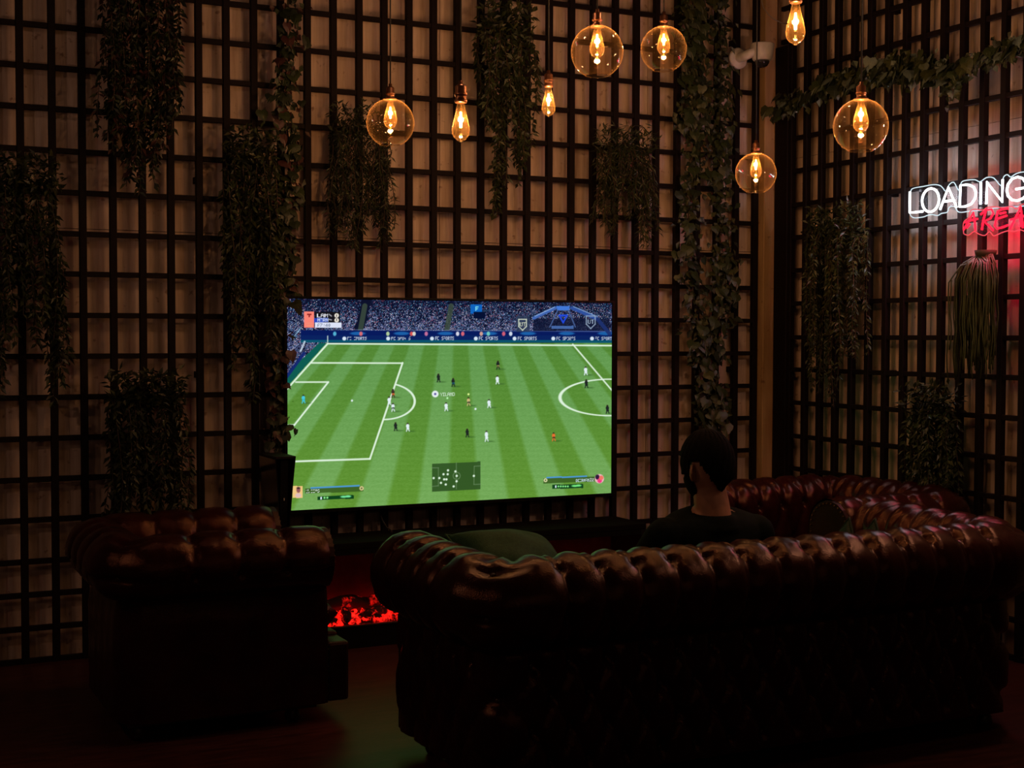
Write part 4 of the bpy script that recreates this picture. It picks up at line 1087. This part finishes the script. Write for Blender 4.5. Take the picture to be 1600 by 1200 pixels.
# string-like plant under the neon sign
root = empty('string_plant', onX(1540, 398, 3.80), 'trailing string-like plant with long thin strands directly below the neon sign', 'plant')
rg = random.Random(9); so_ = root.location.copy()
fol = bmesh.new()
for i in range(95):
    s = rg.random(); top = onX(1528 + 26 * rg.random(), 400 + rg.random() * 6, 3.79)
    bot = onX(1508 + 60 * s, 400, 3.79); dp = rg.uniform(0, .10); ln = rg.uniform(.30, .50)
    pts = [top - so_ + Vector((-.01, 0, .01))]
    mid = Vector((3.79 - dp * .7, bot.y * .75 + top.y * .25, top.z - .03)) - so_; pts.append(mid)
    for k in range(1, 10): pts.append(Vector((3.79 - dp + .004 * math.sin(k + i), bot.y + .004 * math.sin(k * 1.3 + i), top.z - .05 - ln * k / 9)) - so_)
    add_tube(fol, pts, .0032, 5)
tag(obj('strands', fol, 'leaf_olive', root), kind='stuff')
bm = bmesh.new(); add_lathe(bm, [(.02, -.02), (.045, .0), (.05, .02), (.0, .02)], 20); obj('crown', bm, 'stem_brown', root)

# ivy: every leaf an object
def ivy_leaf_mesh(nm, m):
    P_ = [(0, 0), (.30, -.12), (.50, .12), (.42, .38), (.30, .50), (.26, .62), (.10, .72), (0, 1.0)]
    P_ = P_ + [(-x, y) for x, y in P_[::-1][1:-1]]
    bm = bmesh.new(); c = bm.verts.new((0, .35, .05)); vs = [bm.verts.new((x, y, -.10 * abs(x) - .12 * (y > .8))) for x, y in P_]
    for a_, b_ in zip(vs, vs[1:] + vs[:1]): bm.faces.new((c, a_, b_))
    me = bpy.data.meshes.new(nm); bm.to_mesh(me); bm.free(); me.materials.append(MATS[m]); return me
IVY = {k: ivy_leaf_mesh('leaf', k) for k in (G, O_, Dk, Rd, Pl)}
def ivy(label, routes, axis, n, size, seed, mats, spread=.05, name='ivy_vine', off=.06, plane=None, group='ivy vines', more=0):
    rg = random.Random(seed); f = (lambda x, y: onY(x, y, -.06 if plane is None else plane)) if axis == 'y' else (lambda x, y: onX(x, y, 3.80 if plane is None else plane))
    org = f(*routes[0][0]); root = empty(name, org, label, 'plant', group)
    bm = bmesh.new(); paths = []
    for r_ in routes:
        P_ = smooth_path([f(*p) - org for p in r_], 6)
        P_ = [p + Vector((rg.uniform(-.008, .008), rg.uniform(-.008, .008), 0)) for p in P_]; paths.append(P_); add_tube(bm, P_, .0035, 5)
    obj('stem', bm, 'stem_brown', root)
    tot = [sum((b - a).length for a, b in zip(P_, P_[1:])) for P_ in paths]
    out = Vector((0, -1, 0)) if axis == 'y' else Vector((-1, 0, 0)); al = Vector((1, 0, 0)) if axis == 'y' else Vector((0, -1, 0))
    for i in range(n):
        P_ = rg.choices(paths, tot)[0]; t = rg.random() * (len(P_) - 1); k = int(t); p = P_[k].lerp(P_[min(k + 1, len(P_) - 1)], t - k)
        p = p + al * rg.gauss(0, spread) + out * rg.uniform(0, off) + Vector((0, 0, rg.gauss(0, spread * .5)))
        nrm = (out * rg.uniform(.6, 1.2) + al * rg.uniform(-.7, .7) + Vector((0, 0, rg.uniform(-.1, .9)))).normalized()
        dn = Vector((rg.uniform(-.6, .6) * al.x, rg.uniform(-.6, .6) * al.y, -1)) ; dn = (dn - nrm * dn.dot(nrm)).normalized(); sx = dn.cross(nrm)
        s = size * rg.uniform(.6, 1.25); m = Matrix((sx * s, dn * s, nrm * s)).transposed().to_4x4(); m.translation = p
        instance('leaf', IVY[rg.choices(mats, [4] + [2] * (len(mats) - 1))[0]], root, m)
    if more:
        bm = bmesh.new()
        for i in range(more):
            P_ = rg.choices(paths, tot)[0]; t = rg.random() * (len(P_) - 1); k = int(t); p = P_[k].lerp(P_[min(k + 1, len(P_) - 1)], t - k)
            p = p + al * rg.gauss(0, spread) + out * rg.uniform(0, off * .6) + Vector((0, 0, rg.gauss(0, spread * .6)))
            add_leaf(bm, p, al * rg.uniform(-1, 1) + Vector((0, 0, -rg.uniform(.2, 1.2))), out + Vector((rg.uniform(-1, 1), rg.uniform(-1, 1), rg.uniform(-.6, 1))), size * rg.uniform(.4, .8), size * rg.uniform(.3, .6), rg.randrange(len(mats)))
        tag(obj('small_leaves', bm, mats, root), kind='stuff')
    return root
ivy('broad-leaved ivy vine hanging from the top left of the corner post, down behind the man', [[(1085, -60), (1082, 60), (1092, 180), (1075, 300), (1078, 420), (1095, 540), (1112, 640)], [(1118, -60), (1128, 100), (1122, 240), (1128, 380), (1126, 470), (1108, 600), (1110, 668)], [(1070, -60), (1076, 90), (1070, 200)]], 'y', 298, .068, 5, [G, O_, Dk], .042, more=1500)
ivy('reddish ivy vine falling from the top, left of the television', [[(452, -60), (450, 60), (444, 150), (452, 260), (444, 360), (436, 470), (440, 600), (434, 700)], [(440, 300), (428, 420), (446, 470), (424, 600)]], 'y', 260, .058, 6, [Dk, Rd, G], .030, more=900)
ivy('horizontal ivy garland along the top of the right wall', [[(1212, 176), (1260, 150), (1320, 132), (1380, 118), (1430, 112), (1480, 108), (1530, 92), (1580, 72), (1640, 62), (1720, 50)], [(1480, 108), (1498, 120), (1490, 142)], [(1290, 128), (1340, 112), (1400, 96), (1450, 92)]], 'x', 250, .068, 7, [Dk, G, O_, Pl], .042, more=900, name='ivy_garland', plane=3.78)
